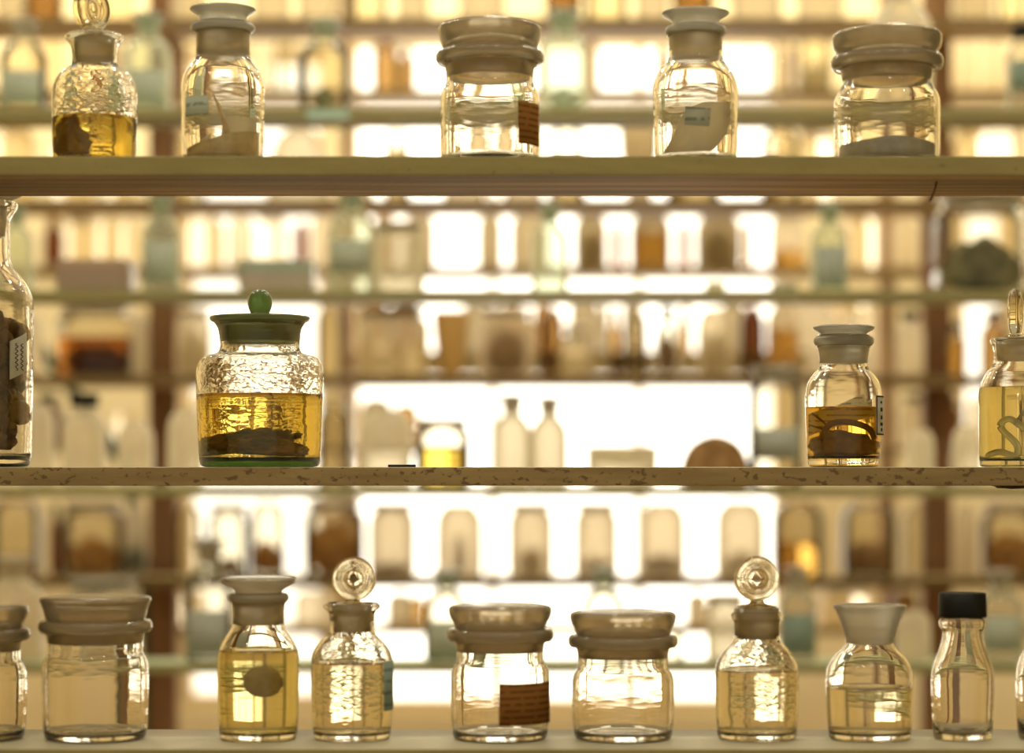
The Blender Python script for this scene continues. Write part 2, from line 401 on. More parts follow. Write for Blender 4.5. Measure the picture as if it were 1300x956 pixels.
for i, (py, nm) in enumerate([(22, 'topmost brown board of the third rack, near the picture top'), (252, 'upper brown board of the third rack, just below the top front board'),
                              (476, 'middle brown board of the third rack, behind the shoulder of the green-lidded jar'), (733, 'lower brown board of the third rack carrying a row of specimen jars')]):
    _, ZC[i + 1] = board('shelf_board', 4.9, py, .022, .15, -1.45, 1.45, B_BROWN, nm, 'brown shelf boards of the third rack')
frame([(wx(189, 5.06), wx(224, 5.06), 5.052, 5.10, 2.6, 'dark brown timber post at left, rising behind the brown shelf boards'), (wx(1172, 5.06), wx(1208, 5.06), 5.052, 5.10, 2.6, 'dark brown timber post at right, rising behind the brown shelf boards')], W_POST)
ZD = {}
for i, (py, nm) in enumerate([(113, 'topmost tan board of the farthest rack before the window'), (338, 'upper tan board of the farthest rack before the window'),
                              (568, 'third tan shelf board of the farthest rack before the window'), (795, 'lowest tan board of the farthest rack before the window')]):
    if i == 2:   # this level has no board across the bright middle
        _, ZD[3] = board('shelf_board', 5.6, py, .016, .15, -1.6, wx(536, 5.6), B_TAN, 'short tan shelf board of the farthest rack, left of the bright gap')
        board('shelf_board', 5.6, py, .016, .15, wx(1112, 5.6), 1.6, B_TAN, 'short tan shelf board of the farthest rack, right of the bright gap')
    else: _, ZD[i + 1] = board('shelf_board', 5.6, py, .022, .15, -1.6, 1.6, B_TAN, nm, 'tan shelf boards of the farthest rack')
frame([(wx(432, 5.76), wx(447, 5.76), 5.752, 5.79, 2.7, 'slim lighter brown post right of the green-lidded jar, at the window edge'), (wx(1117, 5.76), wx(1136, 5.76), 5.752, 5.79, 2.7, 'slim lighter brown post just left of the right dark brown post')], W_POST2)

_, zE = board('shelf_board', 5.6, 446, .050, .15, wx(448, 5.6), wx(1112, 5.6), m_board('cream_ledge', (.62, .50, .26), (.5, .38, .2), (.5, .38, .2), .7), 'thick cream ledge board of the farthest rack, behind the middle brown board')

# ------------------------------------------------------------------ front jars
def front_jar(name, label, cat, cx, Y, zbase, base_py, outer, inner_t=.0028, floor_t=.006, glass=G_CLEAR, liquid=None, seg=72, rz=0, group=None):
    """outer: list of (radius px, y px) from the base edge up to the lip. returns (thing, function to local z, inner outline)"""
    s = Y / F
    t = thing(name, label, cat, (wx(cx, Y), Y, zbase), rz, group)
    lz = lambda py: (base_py - py) * s
    o = [(0.0, 0.0)] + [(r * s, lz(p)) for r, p in outer]
    o = [o[0], (o[1][0] * .93, 0.0), (o[1][0], .0025)] + o[2:]
    oc = chaikin(o, 2)
    inn = inset(oc, inner_t, floor_t)
    rb = prof_r(inn, inn[0][1] + .004) or inn[0][0]
    inn = [(0, floor_t), (inn[0][0] * .80, floor_t)] + [(inn[0][0] * .96, floor_t + .002)] + inn
    lip = [((oc[-1][0] + inn[-1][0]) / 2, max(oc[-1][1], inn[-1][1]) + .0006)]
    link('body', lathe_bm(oc + lip + inn[::-1], seg), glass, t)
    if liquid:
        mat, lev = liquid; zl = lz(lev)
        lp = [p for p in inn if p[1] < zl]; rl = prof_r(inn, zl)
        lp = [(0, lp[0][1] - .0004)] + [(r + .0003, z - .0002) for r, z in lp[1:]] + [(rl + .0003, zl), (rl - .0012, zl - .0006), (0, zl - .0006)]
        link('liquid', lathe_bm(lp, seg), mat, t)
    return t, lz, inn, s
def disk_stopper(t, lz, s, rdisk, ytop, ydisk, ynk, rplug0, yplug0, rplug1, yplug1, mat_disk, mat_plug, rim=.5):
    """mushroom stopper: lens-shaped head on a ground plug"""
    h = [(0, lz(ytop)), (rdisk * .7 * s, lz(ytop + .12 * (ydisk - ytop))), (rdisk * s, lz(ytop + rim * (ydisk - ytop) * .6)), (rdisk * s, lz(ydisk)), (rdisk * .72 * s, lz(ydisk + (ynk - ydisk) * .6)), (rplug0 * .92 * s, lz(ynk)), (rplug0 * .9 * s, lz(yplug0 + 2)), (0, lz(yplug0 + 2))]
    st = link('stopper', lathe_bm(chaikin(h, 2), 64), mat_disk, t)
    p = [(0, lz(yplug0)), (rplug0 * s, lz(yplug0)), (rplug1 * s, lz(yplug1)), (rplug1 * .9 * s, lz(yplug1 + 1)), (0, lz(yplug1 + 1))]
    link('ground_plug', lathe_bm(p, 64), mat_plug, st)
    return st
def rim(t, lz, s, r, y0, y1, rin, mat):
    ym = (y0 + y1) / 2; h = (y1 - y0) / 2
    p = [(rin * s, lz(y0)), ((r - 2) * s, lz(y0)), ((r + .6) * s, lz(ym - h * .45)), ((r + .8) * s, lz(ym)), ((r + .6) * s, lz(ym + h * .45)), ((r - 2) * s, lz(y1)), (rin * s, lz(y1)), (rin * s, lz(y0))]
    return link('ground_rim', lathe_bm(p, 72), mat, t)
def ring_stopper(t, lz, s, cxo, cy, R, thick, ystub, rplug0, yplug0, rplug1, yplug1, turn, mat, mplug):
    """flat round knob of pressed glass standing on edge, on a plug"""
    prof = [(0, -.25 * thick * s), (R * .45 * s, -.25 * thick * s), (R * .55 * s, -.5 * thick * s), (R * .70 * s, -.30 * thick * s), (R * .80 * s, -.42 * thick * s), (R * .96 * s, -.25 * thick * s), (R * s, 0), (R * .96 * s, .25 * thick * s),
            (R * .80 * s, .42 * thick * s), (R * .70 * s, .30 * thick * s), (R * .55 * s, .5 * thick * s), (R * .45 * s, .25 * thick * s), (0, .25 * thick * s)]
    bm = lathe_bm(chaikin(prof, 2), 56)
    xf(bm, Matrix.Translation((cxo * s, 0, lz(cy))) @ Matrix.Rotation(turn, 4, 'Z') @ Matrix.Rotation(PI / 2, 4, 'X'))
    neck = [(0, lz(cy + R * .86)), (R * .28 * s, lz(cy + R * .88)), (R * .34 * s, lz(ystub - 2)), (R * .7 * s, lz(ystub)), (rplug0 * s, lz(yplug0 - 1)), (0, lz(yplug0 - 1))]
    merge(bm, xf(lathe_bm(chaikin(neck, 1), 40), Matrix.Translation((0, 0, 0))))
    st = link('stopper', bm, mat, t)
    p = [(0, lz(yplug0)), (rplug0 * s, lz(yplug0)), (rplug1 * s, lz(yplug1)), (0, lz(yplug1))]
    link('ground_plug', lathe_bm(p, 56), mplug, st)
    return st
def wide_lid(t, lz, s, R, y0, y1, y2, r_in, yplug, mat):
    """wide lid: rounded top disk, waist, then the ground plug that sinks into the mouth"""
    h = [(0, lz(y0)), (R * .80 * s, lz(y0)), (R * .97 * s, lz(y0 + (y1 - y0) * .12)), (R * s, lz(y0 + (y1 - y0) * .45)), (R * .965 * s, lz(y1)), (r_in * 1.07 * s, lz(y1 + (y2 - y1) * .5)), (r_in * 1.04 * s, lz(y2)), (r_in * s, lz(y2 + 3)), (r_in * .95 * s, lz(yplug)), (r_in * .86 * s, lz(yplug)),
         (r_in * .88 * s, lz(y1)), (0, lz(y1 - 2))]
    return link('lid', lathe_bm(chaikin(h, 2), 72), mat, t)

def inside(name, bm, mat, label, t, loc, cat='specimen', kind=None, rot=None, smooth=True):
    o = link(name, bm, mat, None, smooth)
    o.location = (t.location.x + loc[0], t.location.y + loc[1], t.location.z + loc[2])
    if rot: o.rotation_euler = rot
    return tag(o, label, cat, None, kind)

# ---- middle shelf
YM = 2.475
PB = 600 - (zA2 - CZ) * F / YM      # row on which the shelf top sits at this depth
# green-lidded jar
t, lz, inn, s = front_jar('specimen_jar', 'squat glass jar with green ball-knobbed lid and amber liquid', 'jar', 330, YM, zA2, PB,
    [(76, PB), (77.5, 575), (80, 520), (81, 480), (80.5, 466), (73, 453), (57, 450), (51, 446), (50, 436), (52, 420), (55, 413), (58, 410), (59, 406)], inner_t=.003, floor_t=.0085, glass=G_WAVY, liquid=(LQ_YEL, 501))
lid = link('lid', lathe_bm(chaikin([(0, lz(400)), (8 * s, lz(400)), (58 * s, lz(401.5)), (63 * s, lz(402)), (63.5 * s, lz(405)), (61 * s, lz(408.5)), (56 * s, lz(409)), (54 * s, lz(412)), (0, lz(412))], 1), 72), G_GREENFROST, t)
lid['label'] = 'green glass lid with a wide rim'
link('ground_plug', lathe_bm([(0, lz(411)), (53 * s, lz(411)), (52 * s, lz(415)), (46 * s, lz(437)), (44 * s, lz(438)), (0, lz(438))], 64), G_GREENFROST, lid)
kb = link('knob', lathe_bm(chaikin([(0, lz(367.5)), (7 * s, lz(368)), (13.5 * s, lz(374)), (16 * s, lz(384)), (14 * s, lz(393)), (11.5 * s, lz(398)), (12.5 * s, lz(401.5)), (0, lz(401.5))], 2), 48), G_KNOB, lid)
kb['label'] = 'round green glass ball knob'
b = link('base', lathe_bm([(0, .0006), (70 * s, .0006), (74.2 * s, .003), (74.6 * s, .0078), (0, .0078)], 72), G_GREENBASE, t); b['label'] = 'thick green glass base'
def slab(L_, W_, H_, seed, amp=.22):
    bm = lump_bm((L_, W_, H_), amp, 2.6, 5, seed)
    for v in bm.verts: v.co.z += .0012 * math.sin(v.co.y * 900 + 2 * noise.noise(v.co * 40))
    return bm
inside('dried_specimen', xf(slab(.040, .020, .0125, 2), Matrix.Rotation(-.20, 4, 'Y')), S_BROWN, 'long dark brown bark-like specimen lying on the left inside the green-lidded jar', t, (-.012, .012, .0165))
inside('dried_specimen', xf(slab(.036, .016, .0095, 6), Matrix.Rotation(.07, 4, 'Y')), S_BROWN, 'shorter dark brown bark-like specimen overlapping on the right inside the green-lidded jar', t, (.012, -.025, .0125))
# right jar with paper slip
YR = 2.47; PB2 = 600 - (zA2 - CZ) * F / YR
t, lz, inn, s = front_jar('specimen_jar', 'stoppered glass jar with brown liquid, paper slip and side label, right on the chipped shelf', 'jar', 1071, YR, zA2, PB2,
    [(45, PB2), (46.5, 572), (48.5, 520), (49, 500), (46, 485), (37, 473), (31, 468), (30, 462), (32, 446), (33.5, 440), (36.5, 438), (37.5, 433), (36.5, 428), (33, 426)], inner_t=.0026, floor_t=.010, liquid=(LQ_DYEL, 517))
rim(t, lz, s, 37.5, 427, 439, 33, G_FROSTW); disk_stopper(t, lz, s, 39, 412, 418.5, 427, 31.5, 430, 28, 461, G_FROSTW, G_FROSTW)
bb = bmesh.new(); n = 18
for iy in (0, 1):
    for k in range(n + 1):
        a = k / n
        bb.verts.new((-.026 + .058 * a, .006 + .006 * math.sin(a * 3) + iy * .0005, .052 + .026 * a - .0135))
        bb.verts.new((-.026 + .058 * a, .006 + .006 * math.sin(a * 3) + iy * .0005, .052 + .026 * a + .0095 - (.010 if k > n - 3 else 0)))
bb.verts.ensure_lookup_table()
for k in range(n):
    a, o_ = 2 * k, 2 * (n + 1)
    bb.faces.new([bb.verts[i] for i in (a, a + 2, a + 3, a + 1)]); bb.faces.new([bb.verts[i + o_] for i in (a, a + 1, a + 3, a + 2)])
inside('paper_slip', bb, P_CREAM, 'slanted cream paper slip with faint writing inside the brown-liquid jar', t, (0, .004, -.006), 'paper')
inside('frog_specimen', merge(lump_bm((.028, .022, .015), .25, 2.4, 4, 4), merge(tube_bm(spline([(-.024, -.016, .018), (-.016, -.022, .034), (.002, -.025, .036), (.02, -.020, .030), (.026, -.012, .02)], 6), .0032, 8),
       merge(tube_bm(spline([(-.030, -.006, .046), (-.022, -.014, .038), (-.016, -.020, .030)], 6), .0012, 6), tube_bm(spline([(-.034, -.004, .034), (-.024, -.016, .030), (-.012, -.022, .026)], 6), .0011, 6)))), S_BROWN2,
       'curled brown soft specimen with thin limbs at the bottom of the brown-liquid jar', t, (0, 0, .0105))
lb = link('label', arc_label_bm(49.3 * s, lz(553), lz(503), .80, 1.50), P_WHITE, t); lb['label'] = 'white paper label with dark border'
mk = bmesh.new()
for (u0, u1, y0, y1) in [(.81, .85, 504, 552), (.81, 1.49, 503.3, 505), (.81, 1.49, 551, 552.7), (1.02, 1.18, 518, 523), (1.04, 1.16, 528, 533), (1.01, 1.19, 537, 541), (1.04, 1.16, 544, 548), (1.02, 1.12, 510, 513)]:
    merge(mk, arc_label_bm(49.3 * s + .0007, lz(y1), lz(y0), u0, u1, 4, .0002))
link('lettering', mk, P_DARK, lb)
# far right jar
t, lz, inn, s = front_jar('specimen_jar', 'pale yellow-liquid jar with upright flat glass stopper, cut off by the right picture edge', 'jar', 1290, YR, zA2, PB2,
    [(46, PB2), (47, 570), (47.5, 510), (46, 490), (39, 474), (30, 465), (28, 460), (29, 442), (30, 438), (33, 434), (33, 431), (31, 430)], inner_t=.0026, floor_t=.008, liquid=(LQ_PALE, 492))
ring_stopper(t, lz, s, -1, 396, 30, 20, 428, 26, 433, 24, 458, 1.30, G_STOP, G_FROST)
inside('worm_specimen', tube_bm(spline([(-.028, -.005, .012), (-.020, -.022, .016), (-.006, -.026, .012), (-.004, -.020, .024), (-.018, -.016, .042), (-.010, -.018, .050), (.004, -.018, .040), (.018, -.016, .030), (.030, -.004, .034)], 8), [.0022] + [.0034] * 63 + [.0015], 10), S_PALE,
       'pale coiled worm-like specimen in the jar at the right picture edge', t, (0, 0, 0))
inside('glass_rod', tube_bm([(-.004, -.014, .046), (.022, -.006, .082)], .0014, 10), S_PALE, 'thin slanted pale rod in the jar at the right picture edge', t, (0, 0, 0), 'rod')
# far left tall jar
t, lz, inn, s = front_jar('specimen_jar', 'tall glass jar packed with brown pieces, cut off by the left picture edge', 'jar', -28, YM, zA2, PB,
    [(65, PB), (67, 578), (69, 500), (70, 400), (69, 376), (60, 358), (46, 342), (41, 332), (40, 300), (40, 282), (44, 272), (50, 265), (50, 258), (46, 255)], inner_t=.003, floor_t=.010)
bm = bmesh.new()
for i in range(150):
    zz = .016 + .130 * (i / 150.0); a = i * 2.399; rr = .0385 * math.sqrt(random.uniform(.4, 1))
    top = .140 - .25 * max(0, rr * math.cos(a))
    zz = min(zz, top)
    l = lump_bm((random.uniform(.010, .016), random.uniform(.008, .012), random.uniform(.008, .014)), .3, 2, 2, i, False)
    merge(bm, xf(l, Matrix.Translation((rr * math.cos(a), rr * math.sin(a), zz)) @ Matrix.Rotation(a * 1.7, 4, 'Z') @ Matrix.Rotation(random.uniform(-.8, .8), 4, 'Y')))
inside('dried_pieces', bm, S_SEED, 'packed mottled brown pieces filling the tall jar at the left edge', t, (0, 0, .002), 'specimen', 'stuff')
disk_stopper(t, lz, s, 56, 238, 248, 256, 37, 262, 34, 300, G_FROST, G_FROST)
lb = link('label', arc_label_bm(70.3 * s, lz(478), lz(430), .80, 1.22, tilt=.010), P_WHITE, t); lb['label'] = 'small tilted white label with handwriting'
sq_ = bmesh.new()
for j in range(2):
    pts = []
    for k in range(30):
        a = .95 + j * .13 + .035 * math.sin(k * 1.3 + j); zz = lz(472) + (lz(438) - lz(472)) * k / 29
        r = 70.3 * s + .0009; pts.append((r * math.sin(a), -r * math.cos(a), zz))
    merge(sq_, tube_bm(pts, .0004, 5))
link('handwriting', sq_, P_DARK, lb)
# dark scrap on the shelf
tag(link('dark_scrap', xf(box_bm(-.014, .014, -.006, .006, 0, .0026, .0006), Matrix.Translation((wx(510, 2.41), 2.415, zA2))), S_BLACK, None, False), 'small flat dark scrap lying on the chipped shelf edge right of the green-lidded jar', 'scrap')

# ---- top shelf
YT = 2.305; PT = 600 - (zA1 - CZ) * F / YT
t, lz, inn, s = front_jar('specimen_jar', 'glass bottle with flat upright stopper and amber liquid on the top front shelf', 'jar', 120, YT, zA1, PT,
    [(51, PT), (53, 190), (54, 130), (54, 118), (50, 101), (40, 90), (30, 84), (28, 79), (29, 62), (32, 54), (37, 50), (37, 46), (34, 44)], glass=G_WAVY, liquid=(LQ_YEL, 151))
ring_stopper(t, lz, s, -4, 12, 29, 26, 43, 26, 48, 24, 80, 1.02, G_STOP, G_FROSTB)
inside('dark_specimen', lump_bm((.015, .016, .018), .35, 2, 4, 3), S_BROWN2, 'brown lump at left in the amber bottle on the top front shelf', t, (-.017, -.010, .0065))
t, lz, inn, s = front_jar('specimen_jar', 'round-stoppered clear jar with tan powder and dried stalk on the top front shelf', 'jar', 283, YT, zA1, PT,
    [(50, PT), (52, 190), (53, 130), (53, 110), (50, 96), (42, 84), (35, 76), (34, 68), (34, 46), (35, 42), (39.5, 40), (40, 34), (38, 31), (34, 30)])
rim(t, lz, s, 40, 31, 41, 34, G_FROSTW); disk_stopper(t, lz, s, 42, 9, 14, 25, 33, 33, 31, 72, G_FROSTW, G_FROST)
def powder(inn, zlev, tilt, seed, n=40, rough=.004):
    rl = prof_r(inn, .02) - .0022; bm = bmesh.new(); zb = inn[0][1] + .0005
    c = bm.verts.new((0, 0, zb)); prev = None; rings = []
    def top(x, y): return zlev + tilt * x / rl + rough * noise.noise(Vector((x * 28 + seed, y * 28, seed)))
    lows = [bm.verts.new((rl * math.cos(2 * PI * i / n), rl * math.sin(2 * PI * i / n), zb)) for i in range(n)]
    rings.append(lows)
    for q in (1.0, .9, .7, .5, .3, .12):
        rings.append([bm.verts.new((q * rl * math.cos(2 * PI * i / n), q * rl * math.sin(2 * PI * i / n), max(zb + .001, top(q * rl * math.cos(2 * PI * i / n), q * rl * math.sin(2 * PI * i / n))))) for i in range(n)])
    for i in range(n):
        j = (i + 1) % n; bm.faces.new((c, lows[j], lows[i]))
        for A, B in zip(rings, rings[1:]): bm.faces.new((A[i], A[j], B[j], B[i]))
    bm.faces.new(rings[-1]); return bm
inside('tan_powder', powder(inn, .026, .008, 2), S_TAN, 'tan coarse powder at the bottom of the jar holding a dried stalk', t, (0, 0, 0), 'powder', 'stuff')
def poly_slab(pts, th):
    bm = bmesh.new()
    f = bm.faces.new([bm.verts.new((x, 0, z)) for x, z in pts])
    r = bmesh.ops.extrude_face_region(bm, geom=[f]); bmesh.ops.translate(bm, vec=(0, th, 0), verts=[g for g in r['geom'] if isinstance(g, bmesh.types.BMVert)])
    bmesh.ops.bevel(bm, geom=bm.edges[:], offset=th * .25, segments=2, affect='EDGES')
    return bm
P = lambda l, cx: [((x - cx) * s, lz(y)) for x, y in l]
inside('card_piece', poly_slab(P([(276, 200), (312, 200), (326, 198), (325, 148), (282, 144)], 283), .0018), S_GREYS, 'greyish card piece standing in the jar with tan powder', t, (0, .010, 0), 'card')
inside('dried_stalk', tube_bm([(0.012, -.006, .012), (-.004, .0, .060), (-.010, .003, .072)], [.0035, .002, .0008], 8), S_TAN, 'thin dried stalk leaning in the jar with tan powder', t, (0, 0, 0))
inside('card_piece', poly_slab(P([(249, 200), (262, 200), (268, 168), (255, 176)], 283), .0016), S_CREAM, 'small cream card piece at the left in the jar with tan powder', t, (0, .002, 0), 'card')
lb = link('label', arc_label_bm(53.3 * s, lz(153), lz(129), -.92, -.22), P_TEAL, t); lb['label'] = 'small faded teal label'
t, lz, inn, s = front_jar('specimen_jar', 'wide-mouthed lidded jar with browned label, middle of the top front shelf', 'jar', 622, YT, zA1, PT,
    [(61, PT), (62.5, 190), (63, 140), (63, 125), (60, 116), (56, 109), (55, 100), (56, 88), (59, 83), (66, 80), (68, 74), (66, 68), (61, 66)])
rim(t, lz, s, 68, 66, 81, 60.5, G_LID); wide_lid(t, lz, s, 66, 31, 49, 61, 58, 100, G_LID)
lb = link('label', arc_label_bm(63.3 * s, lz(189), lz(136), .60, 1.32), P_BROWN, t); lb['label'] = 'dark browned paper label'
t, lz, inn, s = front_jar('specimen_jar', 'round-stoppered clear jar holding a curved grey slab on the top front shelf', 'jar', 883, YT, zA1, PT,
    [(50, PT), (53, 190), (54, 130), (54, 112), (50, 98), (42, 86), (36, 78), (34, 68), (34, 50), (35, 46), (37.5, 44), (38, 38), (36, 35), (33, 34)])
rim(t, lz, s, 38, 34, 45, 34, G_FROSTW); disk_stopper(t, lz, s, 43, 14, 19, 30, 32, 36, 30, 76, G_FROSTW, G_FROST)
cv = [(840, 200), (856, 172), (866, 148), (878, 137), (894, 131), (927, 131), (929, 148), (925, 168), (914, 184), (900, 198), (880, 201)]
inside('curved_slab', poly_slab(P(cv, 883), .004), S_GREYS, 'curved grey slab leaning in the clear jar on the top front shelf', t, (0, .004, .002))
inside('paper_tag', poly_slab(P([(869, 137), (901, 140), (899, 163), (868, 161)], 883), .0006), P_TEAL, 'small faded tag inside the jar with the curved grey slab', t, (0, -.012, 0), 'paper')
t, lz, inn, s = front_jar('specimen_jar', 'widest flat-lidded jar with grey powder, right end of the top front shelf', 'jar', 1126, YT, zA1, PT,
    [(65, PT), (66.5, 195), (67, 150), (67, 132), (65, 122), (60, 115), (57, 109), (55.5, 103), (57, 92), (60, 89), (68, 87), (70.5, 80), (68, 74), (62, 72)])
rim(t, lz, s, 70.5, 72, 88, 61.5, G_LID); wide_lid(t, lz, s, 70, 40, 62, 70, 60, 104, G_LID)
inside('grey_powder', powder(inn, .021, .0, 5, rough=.010), S_GREYP, 'grey powder layer at the bottom of the widest flat-lidded jar', t, (0, 0, 0), 'powder', 'stuff')

# ---- bottom shelf
YL = 2.265; PL = 600 - (zA3 - CZ) * F / YL
def low_wide(cx, R, y0, label, Rb=None, ring=None, dy=0, flare=False):
    Rb = Rb or R - 3; ring = ring or R + 1
    t, lz, inn, s = front_jar('specimen_jar', label, 'jar', cx, YL, zA3, PL,
        [(Rb - 3, PL), (Rb - 1, PL - 20), (Rb, y0 + 110), (Rb, y0 + 88), (Rb - 3, y0 + 79), (Rb - 8, y0 + 73), (R - 11, y0 + 67), (R - 11, y0 + 58), (R - 9, y0 + 47), (ring - 2, y0 + 44), (ring, y0 + 38), (ring - 2, y0 + 33), (R - 7, y0 + 31)])
    rim(t, lz, s, ring, y0 + 31, y0 + 46, R - 9, G_LID)
    wide_lid(t, lz, s, R, y0, y0 + (10 if flare else 17), y0 + 28, R - 10, y0 + 60, G_LID)
    return t, lz, inn, s
low_wide(-32, 68, 766, 'wide lidded jar cut off by the left edge on the bottom front shelf')
low_wide(121, 71, 756, 'wide jar with flared lid, second from left on the bottom front shelf', 67, 71, flare=True)
t, lz, inn, s = front_jar('specimen_jar', 'round-stoppered jar with yellow liquid and pale disc on the bottom front shelf', 'jar', 328, YL, zA3, PL,
    [(49, PL), (51, 900), (52, 850), (52, 832), (48, 818), (40, 805), (34, 797), (33, 790), (33, 768), (36, 764), (38, 760), (37, 755), (33, 753)], liquid=(LQ_PALE, 825))
rim(t, lz, s, 38, 753, 764, 34, G_FROST); disk_stopper(t, lz, s, 48, 731, 738, 750, 32, 755, 30, 792, G_FROST, G_FROST)
inside('disc_specimen', xf(lump_bm((.0165, .008, .0150), .07, 1.5, 4, 8, False), Matrix.Rotation(.2, 4, 'X')), S_TAN, 'tan disc-shaped specimen in the yellow-liquid jar on the bottom front shelf', t, (.006, -.014, lz(882)))
t, lz, inn, s = front_jar('specimen_jar', 'bottle with round ringed stopper and dark side label on the bottom front shelf', 'jar', 447, YL, zA3, PL,
    [(49, PL), (51, 900), (52, 860), (52, 838), (49, 826), (40, 814), (31, 806), (28.5, 800), (28.5, 782), (30, 776), (35, 773), (37, 769), (34, 766)], glass=G_WAVY, liquid=(LQ_CLR, 840))
ring_stopper(t, lz, s, 2.5, 735, 28, 22, 766, 26, 768, 24, 802, .10, G_STOP, G_FROSTB)
lb = link('label', arc_label_bm(52.3 * s, lz(900), lz(838), .92, 1.45), P_TEALD, t); lb['label'] = 'dark greyish label on the side'
t, lz, inn, s = low_wide(635, 66, 767, 'wide lidded jar with dark label, below the middle of the chipped shelf')
lb = link('label', arc_label_bm(63.5 * s, lz(915), lz(863), -.02, 1.35), P_BROWN, t); lb['label'] = 'dark brown paper label'
low_wide(791, 68, 775, 'wide lidded jar without label, right neighbour of the dark-labelled wide jar', 65, 69)
t, lz, inn, s = front_jar('specimen_jar', 'bottle with round ringed stopper and collared neck, right half of the bottom front shelf', 'jar', 961, YL, zA3, PL,
    [(50, PL), (52, 900), (53, 870), (53, 848), (50, 838), (40, 824), (31, 815), (29, 810), (29, 796), (30, 788), (33, 785), (33.5, 780), (31, 777)], glass=G_WAVY, liquid=(LQ_CLR, 850))
ring_stopper(t, lz, s, 0, 735, 29, 22, 768, 29, 772, 25, 811, -.08, G_STOP, G_FROSTB)
t, lz, inn, s = front_jar('specimen_jar', 'jar with tall flared hollow ground stopper on the bottom front shelf', 'jar', 1104, YL, zA3, PL,
    [(52, PL), (54, 900), (55, 875), (55.5, 856), (52, 843), (44, 832), (34, 823), (30, 816), (31, 806), (34, 795)], liquid=(LQ_CLR, 872))
h = [(0, lz(770)), (38 * s, lz(770)), (44 * s, lz(767)), (46.5 * s, lz(769)), (45 * s, lz(773)), (41 * s, lz(779)), (35 * s, lz(796)), (29.5 * s, lz(812)), (27.5 * s, lz(818)), (0, lz(818))]
link('stopper', lathe_bm(chaikin(h, 1), 64), G_FROSTW, t)
t, lz, inn, s = front_jar('specimen_bottle', 'clear conical-shouldered bottle with black screw cap on the bottom front shelf', 'bottle', 1222, YL, zA3, PL,
    [(37, PL), (38.5, 905), (39.5, 875), (39.5, 853), (36, 842), (30, 826), (25.5, 810), (25, 800), (28, 797), (30, 793), (29.5, 787), (26, 785)])
cap = lathe_bm([(0, lz(752)), (27 * s, lz(752)), (30 * s, lz(753.5)), (30.3 * s, lz(782)), (29 * s, lz(783.5)), (0, lz(783.5))], 60)
for v in cap.verts:
    r = math.hypot(v.co.x, v.co.y)
    if r > 29.5 * s and v.co.z < lz(756): 
        k = 1 + .008 * math.cos(30 * math.atan2(v.co.y, v.co.x)); v.co.x *= k; v.co.y *= k
c_ = link('cap', cap, S_BLACK, t); c_['label'] = 'black ribbed screw cap'
front_jar('specimen_jar', 'jar barely showing at the right picture edge on the bottom front shelf', 'jar', 1343, YL, zA3, PL,
    [(50, PL), (52, 900), (53, 860), (50, 838), (40, 822), (32, 812), (30, 800), (33, 790), (36, 786), (34, 782)])

# ------------------------------------------------------------------ background vessels
SH = {'E1': (5.6, zE, .15)}
for k in (1, 2, 3, 4):
    SH['B%d' % k] = (4.0, ZB[k], .13); SH['C%d' % k] = (4.9, ZC[k], .15); SH['D%d' % k] = (5.6, ZD[k], .15)
def body_prof(kind, R, H):
    """thin-walled outlines, base centre to mouth"""
    if kind == 'bottle':     # round shoulder, narrow neck with lip
        return [(0, 0), (R * .9, 0), (R, .04 * H), (R, .55 * H), (R * .98, .62 * H), (R * .75, .71 * H), (R * .48, .76 * H), (R * .44, .80 * H), (R * .46, .88 * H), (R * .60, .90 * H), (R * .60, .915 * H), (R * .5, .92 * H)]
    if kind == 'capped':
        return [(0, 0), (R * .9, 0), (R, .04 * H), (R, .60 * H), (R * .97, .68 * H), (R * .68, .78 * H), (R * .5, .83 * H), (R * .5, .90 * H)]
    if kind == 'jar':        # straight jar with short wide neck
        return [(0, 0), (R * .92, 0), (R, .04 * H), (R, .74 * H), (R * .97, .80 * H), (R * .82, .86 * H), (R * .80, .92 * H), (R * .90, .935 * H), (R * .90, .95 * H)]
    if kind == 'tumbler':    # rounded straight cylinder, dome shoulder
        return [(0, 0), (R * .92, 0), (R, .04 * H), (R, .70 * H), (R * .97, .82 * H), (R * .80, .92 * H), (R * .60, .96 * H), (R * .60, 1.0 * H)]
    if kind == 'dish':
        return [(0, 0), (R * .86, 0), (R * .97, .12 * H), (R, .5 * H), (R, .92 * H), (R * 1.03, .96 * H), (R * .98, H), (R * .9, .6 * H), (0, .5 * H)]
    if kind == 'bowl':
        return [(0, 0), (R * .45, 0), (R * .55, .06 * H), (R * .85, .45 * H), (R, H), (R * .94, H), (R * .80, .48 * H), (R * .5, .16 * H), (0, .12 * H)]
    if kind == 'dome':
        return [(0, 0), (R, 0), (R, .10 * H), (R * .95, .45 * H), (R * .72, .80 * H), (R * .3, .97 * H), (0, H)]
